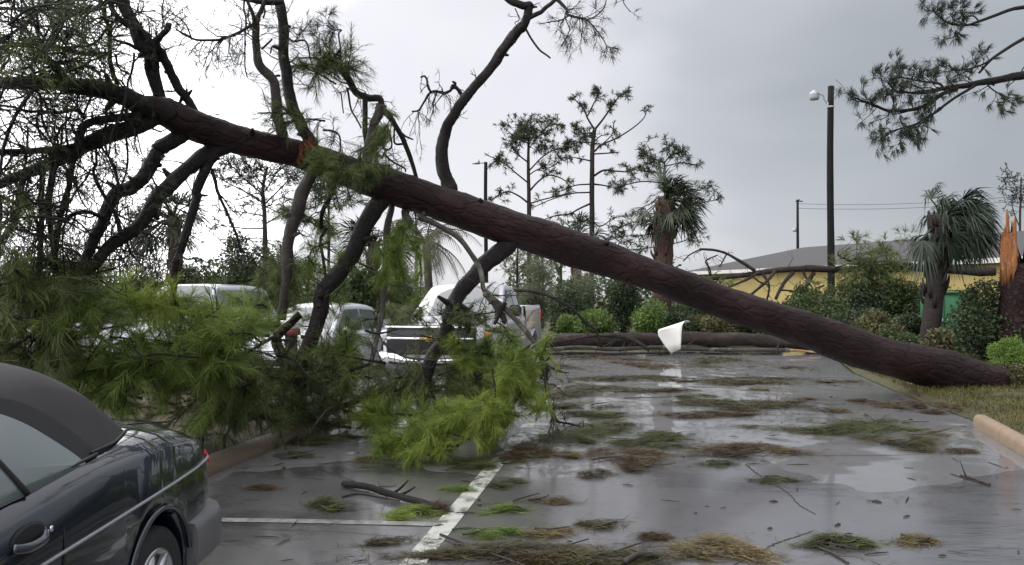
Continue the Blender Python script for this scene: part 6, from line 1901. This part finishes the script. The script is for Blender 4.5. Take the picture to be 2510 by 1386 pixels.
# ------------------------------------------------------------------ storm litter on the wet lot
def litter(name, label, cat, x, y, w, h, mat, n, seed, nl=.20, nw=.0055, tilt=0.0, hgt=.05, sticks=3, group=None, flow=None, lobes=11):
    """a mat of needles lying on the lot: elliptical patch, strands mostly along the drift line"""
    q = np.random.default_rng(seed)
    c = G(x, y)
    a = G(x - w / 2, y); b = G(x + w / 2, y)
    rx = (b[0] - a[0]) / 2
    y0, y1 = G(x, y + h / 2)[1], G(x, y - h / 2)[1]
    ry = (y1 - y0) / 2
    c = np.array([c[0], (y0 + y1) / 2, 0.0])
    t = thing(name, label, cat, c, group=group)
    # lobed density
    nw = nw * max(1.0, c[1] / 8.5)
    n = int(n * (1.5 if y > 1050 else 2.2))
    k = lobes
    lx = q.uniform(-.9, .9, k); w1, w2 = q.uniform(0, 6.28), q.uniform(2.0, 4.5)
    lc = np.stack([lx, .6 * np.sin(lx * w2 + w1) + q.normal(size=k) * .22], 1)
    lr = q.uniform(.08, .30, k)
    j = q.integers(0, k, n)
    p2 = lc[j] + q.normal(size=(n, 2)) * lr[j][:, None] * np.array([1.1, .8])
    out_ = q.random(n) < (.14 if lobes > 5 else .34)
    p2[out_] = q.normal(size=(int(out_.sum()), 2)) * np.array([.75, .7])
    ph = q.uniform(0, 6.28)
    P = np.stack([c[0] + p2[:, 0] * rx, c[1] + p2[:, 1] * ry + tilt * p2[:, 0] * rx + .12 * ry * np.sin(p2[:, 0] * 4 + ph), np.zeros(n)], 1)
    zb = .010 if c[1] < 7.6 else .017
    P[:, 2] = zb + hgt * np.clip(1.1 - .8 * (p2 ** 2).sum(1), .06, 1) * q.uniform(0, 1, n)
    an = (flow if flow is not None else 0.0) + q.normal(size=n) * .75
    el = q.normal(size=n) * .16
    d = np.stack([np.cos(an) * np.cos(el), np.sin(an) * np.cos(el), np.sin(el)], 1)
    L = nl * q.uniform(.4, 1.1, (n, 1))
    s = nrm(np.stack([-d[:, 1], d[:, 0], q.normal(size=n) * .4], 1)) * nw / 2
    bend = np.stack([-d[:, 1], d[:, 0], 0 * an], 1) * q.normal(size=(n, 1)) * .12 * L
    A, Bm, Cc = P - d * L / 2, P + bend, P + d * L / 2
    A[:, 2] = np.maximum(A[:, 2], zb - .003); Cc[:, 2] = np.maximum(Cc[:, 2], zb - .003)
    v = np.stack([A, Bm + s, Cc, Bm - s], 1)
    o = np.arange(n)[:, None] * 4
    mb = MB(); mb.add(v.reshape(-1, 3), o + np.array([[0, 1, 2, 3]]))
    mb.build('needle_strands', M[mat], t)
    if sticks:
        mb = MB()
        for _ in range(sticks):
            p = c + np.array([q.normal() * rx * .4, q.normal() * ry * .4, .02])
            an = q.normal() * .6; L = q.uniform(.2, .6) * min(1, rx * 1.4)
            dd = np.array([math.cos(an), math.sin(an), 0])
            mb.tube(smooth_path(np.array([p - dd * L, p + [q.normal() * .03, q.normal() * .03, .012], p + dd * L + [0, 0, q.uniform(0, .04)]]), 4), np.linspace(.009, .004, 9), sides=5)
        mb.build('twigs', M['twig'], t)
    return t

LM = 'needle_mat'
rows = [
    ('flat brown and green needle mat farthest out in front of the logs', 1790, 893, 200, 28, 'straw_mixed', 1500, {}),
    ('small brown needle mat beside the far mat, nearer the pickup', 1560, 896, 150, 20, 'straw_brown', 800, {}),
    ('long wavy needle drift with a raised twig in the far water', 1830, 938, 310, 22, 'straw_mixed', 1800, {}),
    ('thin dark needle drift left of the wavy drift', 1540, 931, 260, 14, 'straw_mixed', 1200, {}),
    ('dark needle drift close to the tip of the grey hanging limb', 1450, 966, 260, 30, 'straw_mixed', 2200, {}),
    ('arched green and brown needle drift in the middle of the water', 1800, 998, 270, 30, 'straw_mixed', 2600, {}),
    ('thin reddish needle streak just below the arched drift', 1725, 1022, 230, 14, 'straw_brown', 1100, {}),
    ('small olive needle mat left of the reddish streak', 1440, 1020, 170, 14, 'straw_green', 800, {}),
    ('broad green needle mat at the foot of the bright plume', 1420, 1072, 230, 60, 'straw_green', 3200, {}),
    ('green needle mat with a dark twig right of the broad one', 1600, 1084, 180, 40, 'straw_green', 2200, {}),
    ('rust brown needle heap spreading below the green mats', 1560, 1128, 170, 55, 'straw_brown', 2400, {}),
    ('reddish needle heap lying on the long seam', 1830, 1110, 230, 34, 'straw_brown', 2000, dict(tilt=-.12)),
    ('long dark green needle heap reaching to the right puddle', 2090, 1058, 310, 52, 'straw_green', 3200, dict(tilt=-.42, hgt=.06)),
    ('green brown needle heap at the end of the long dark heap', 2225, 1090, 160, 36, 'straw_mixed', 1500, {}),
    ('tan pine straw bundle at the bottom edge', 1770, 1352, 175, 60, 'straw_tan', 1500, dict(flow=-.5, hgt=.04, sticks=1)),
    ('loose green needle spray right of the tan bundle', 2055, 1338, 150, 36, 'straw_green', 520, dict(flow=-.15)),
    ('wide mixed needle heap along the bottom edge', 1320, 1366, 540, 46, 'straw_mixed', 4200, dict(sticks=6)),
    ('rust needle patch inside the bottom heap', 1310, 1376, 150, 26, 'straw_brown', 900, dict(sticks=0)),
    ('small tuft of green needles left of the broken stick', 803, 1243, 80, 26, 'straw_green', 420, dict(hgt=.07, sticks=0)),
    ('bright lime needle tuft beside the white stripe', 1008, 1263, 105, 26, 'needle_bright', 420, dict(hgt=.06, sticks=1)),
    ('brown bark scraps at the end of the broken stick', 1065, 1250, 60, 24, 'straw_brown', 260, dict(hgt=.05, sticks=2)),
    ('sparse green needles right of the stripe, upper', 1245, 1190, 90, 20, 'straw_green', 220, dict(sticks=1)),
    ('sparse green needles with a curved twig right of the stripe', 1235, 1256, 110, 14, 'needle_green', 200, dict(sticks=1)),
    ('loose lime needles with a curled twig right of the stripe end', 1215, 1313, 130, 16, 'needle_green', 240, dict(sticks=1)),
    ('small olive needle wisp alone on the open asphalt', 1462, 1166, 90, 12, 'straw_mixed', 200, dict(sticks=0)),
    ('brown needle drift lying across the top of the stripe', 1280, 1118, 120, 44, 'straw_brown', 1300, {}),
    ('thin green needles on the stripe above the stick', 1120, 1205, 80, 10, 'needle_green', 140, dict(sticks=0)),
    ('dark litter under the bright plume at the stripe', 1190, 1140, 160, 36, 'straw_green', 1300, {}),
    ('brown litter strip along the edge of the thin log', 1440, 880, 260, 18, 'straw_brown', 1200, {}),
    ('littered brown needles on the lot edge by the verge', 2190, 905, 160, 40, 'straw_mixed', 1600, {}),
    ('needle drift under the low end of the big trunk', 2270, 1002, 190, 30, 'straw_brown', 1400, dict(sticks=4)),
    ('olive litter at the foot of the island kerb', 760, 1082, 260, 26, 'straw_green', 1500, {}),
    ('thin olive wisps far left of the arched drift', 1390, 1000, 110, 12, 'straw_mixed', 400, {}),
    ('narrow brown drift between the wavy and arched drifts', 1650, 962, 140, 10, 'straw_brown', 420, {}),
]
for k, (lab, x, y, w, h, mat, n, kw_) in enumerate(rows):
    litter(LM, lab, 'pine needles', x, y, w, h, mat, n, 200 + k, group='needle litter on the wet lot', **kw_)

# smaller drifts strewn over the lot
qd = np.random.default_rng(55)
spots = [(1350, 950), (1480, 1000), (1620, 930), (1700, 975), (1880, 960), (1960, 985), (2060, 940), (2130, 990), (2180, 1040), (2290, 1060), (2350, 1110), (1900, 1060), (1520, 1050), (1660, 1100), (1400, 1120), (1340, 1230),
         (1480, 1290), (1600, 1320), (1900, 1180), (2240, 1330), (1150, 1350), (960, 1330), (640, 1200), (720, 1120), (900, 1130), (1420, 905), (1950, 905), (2040, 1010), (1760, 1140), (1350, 1310)]
words_ = ['brown', 'olive', 'rusty', 'dark green', 'straw coloured']
mats_ = ['straw_brown', 'straw_mixed', 'straw_brown', 'straw_green', 'straw_tan']
near_ = [(1790, 893, 'the far flat mat'), (1830, 938, 'the wavy drift'), (1800, 998, 'the arched drift'), (1420, 1072, 'the broad green mat'), (1600, 1084, 'the green mat with the dark twig'), (1560, 1128, 'the rust brown heap'), (1830, 1110, 'the reddish heap on the seam'),
         (2090, 1058, 'the long dark green heap'), (1770, 1352, 'the tan straw bundle'), (2055, 1338, 'the green spray by the crack'), (1320, 1366, 'the wide bottom heap'), (960, 1225, 'the thick broken stick'), (1450, 966, 'the drift at the hanging limb tip'), (2270, 1002, 'the trunk end'), (760, 1082, 'the island kerb'), (1245, 1190, 'the white stripe')]
seen_ = set()
for k, (x, y) in enumerate(spots):
    nx, ny, nn = min(near_, key=lambda r: math.hypot(r[0] - x, (r[1] - y) * 2))
    side = ('left' if x < nx - 25 else 'right' if x > nx + 25 else 'middle') + (' and behind' if y < ny - 8 else ' and in front' if y > ny + 8 else '')
    sz = qd.choice(['thin', 'little', 'loose', 'ragged'])
    w_ = qd.uniform(40, 150) * (1.0 if y < 1150 else .8)
    lab_ = f'{sz} {words_[k % 5]} wisp {side} of {nn}'
    while lab_ in seen_:
        lab_ = lab_.replace(' wisp', ' short wisp') if 'short' not in lab_ else lab_.replace('short', 'flat')
    seen_.add(lab_)
    litter(LM, lab_, 'pine needles', x, y, w_, w_ * qd.uniform(.12, .22), mats_[k % 5], int(qd.uniform(160, 420)), 400 + k, group='needle litter on the wet lot', tilt=float(qd.uniform(-.35, .35)), hgt=.02, sticks=int(qd.integers(0, 3)), lobes=3)

def stick(label, pts, r0, r1, seed, mat='twig', name='fallen_stick', twigs=2, z=.0):
    q = np.random.default_rng(seed)
    P = np.array([G(x, y) for x, y in pts])
    t = thing(name, label, 'stick', P[len(P) // 2])
    P = smooth_path(P, 5)
    R = np.linspace(r0, r1, len(P))
    P[:, 2] = R + np.where(P[:, 1] > 7.6, .014, .006) + np.abs(np.sin(np.linspace(0, 3, len(P)))) * z
    mb = MB(); mb.tube(P, R, sides=9, lump=.08, seed=seed)
    for _ in range(twigs):
        i = int(q.integers(2, len(P) - 1))
        d = nrm(np.array([q.normal(), q.normal(), abs(q.normal()) * .4]))
        mb.tube(smooth_path(np.array([P[i], P[i] + d * .08, P[i] + d * .16 + [0, 0, .02]]), 3), [r1 * .6, r1 * .55, r1 * .5, r1 * .45, r1 * .4, r1 * .3, r1 * .25], sides=5)
    mb.build('stick_wood', M[mat], t)
stick('thick black broken stick lying left of the white stripe', [(842, 1196), (900, 1206), (960, 1225), (1020, 1240), (1078, 1256)], .030, .024, 1, mat='bark_branch', z=.01)
stick('thin twig beside the thick broken stick', [(838, 1222), (880, 1214), (930, 1222), (980, 1232)], .010, .006, 2)
stick('short dark stick alone on the right of the lot', [(2354, 1172), (2390, 1180), (2426, 1193)], .016, .012, 3)
stick('black branch stub at the bottom edge', [(1530, 1390), (1570, 1380), (1612, 1376)], .020, .015, 4, z=.03)
stick('twig crossing the long crack', [(1835, 1178), (1880, 1180), (1930, 1176)], .006, .004, 5, twigs=0)
stick('curved twig at the right of the bottom heap', [(2000, 1345), (2040, 1362), (2080, 1386)], .010, .006, 6)
stick('twig standing out of the dark green heap', [(2120, 1020), (2135, 1040), (2150, 1050)], .010, .006, 7, z=.06)
stick('thin curled twig right of the stripe foot', [(1108, 1302), (1150, 1298), (1200, 1304), (1230, 1318)], .006, .004, 8, twigs=1)
stick('twig lying along the seam near the rust heap', [(1450, 1132), (1500, 1126), (1560, 1122)], .010, .006, 9)
stick('long thin twig in the far water', [(1660, 940), (1720, 936), (1790, 930), (1850, 928)], .014, .008, 10)
stick('dark twig in the water near the right verge', [(2200, 945), (2230, 962), (2255, 975)], .014, .009, 11)

# crumbs nobody would count
q4 = np.random.default_rng(90)
mb = MB()
N = 330
yy = 4.4 + q4.random(N) ** 1.4 * 16
xx = q4.uniform(-1, 1, N) * (yy * .62) + .6
ok = (xx > -2.3 - (yy - 8) * .05) & (xx < np.interp(yy, [e_[1] for e_ in EDGE], [e_[0] for e_ in EDGE]) - .1)
ok &= ~((yy < 5.0) & (xx < -1.6))
xx, yy = xx[ok], yy[ok]
for x, y in zip(xx, yy):
    an = q4.normal() * .7; L = abs(q4.normal()) * .05 + .015
    d = np.array([math.cos(an), math.sin(an), 0]) * L
    p = np.array([x, y, .010 if y < 7.6 else .018])
    r = q4.uniform(.0025, .006) if L > .04 else q4.uniform(.004, .010)
    mb.tube(np.array([p - d, p + [0, 0, r * .5], p + d]), [r * .5, r, r * .4], sides=4)
tag(mb.build('bark_crumbs', M['twig']), 'scattered dark bark crumbs and twig bits on the wet lot', 'debris', kind='stuff')
mb = MB()
N = 15000
yy = 4.6 + q4.random(N) ** 1.2 * 17
xx = q4.uniform(-1, 1, N) * (yy * .62) + .8
dens = np.sin(xx * 2.1 + 1.3 * np.sin(yy * 1.1)) + np.sin(yy * 2.7 + xx * .9) + .8 * np.sin(xx * 4.3 - yy * 3.1)
ok = (xx > -2.4) & (xx < np.interp(yy, [e_[1] for e_ in EDGE], [e_[0] for e_ in EDGE]) - .05) & (q4.random(N) < np.clip(.10 + .32 * dens, .05, 1))
xx, yy = xx[ok], yy[ok]; N = len(xx)
an = q4.normal(size=N) * .5; L = q4.uniform(.05, .16, N)
d = np.stack([np.cos(an) * L, np.sin(an) * L, 0 * an], 1) / 2
s = np.stack([-np.sin(an), np.cos(an), 0 * an], 1) * .0022
P = np.stack([xx, yy, np.where(yy < 7.6, .0125, .019)], 1)
v = np.stack([P - d, P + s, P + d, P - s], 1)
mb.add(v.reshape(-1, 3), np.arange(N)[:, None] * 4 + np.array([[0, 1, 2, 3]]))
tag(mb.build('loose_needles', M['straw_mixed']), 'single pine needles strewn over the wet asphalt', 'pine needles', kind='stuff')
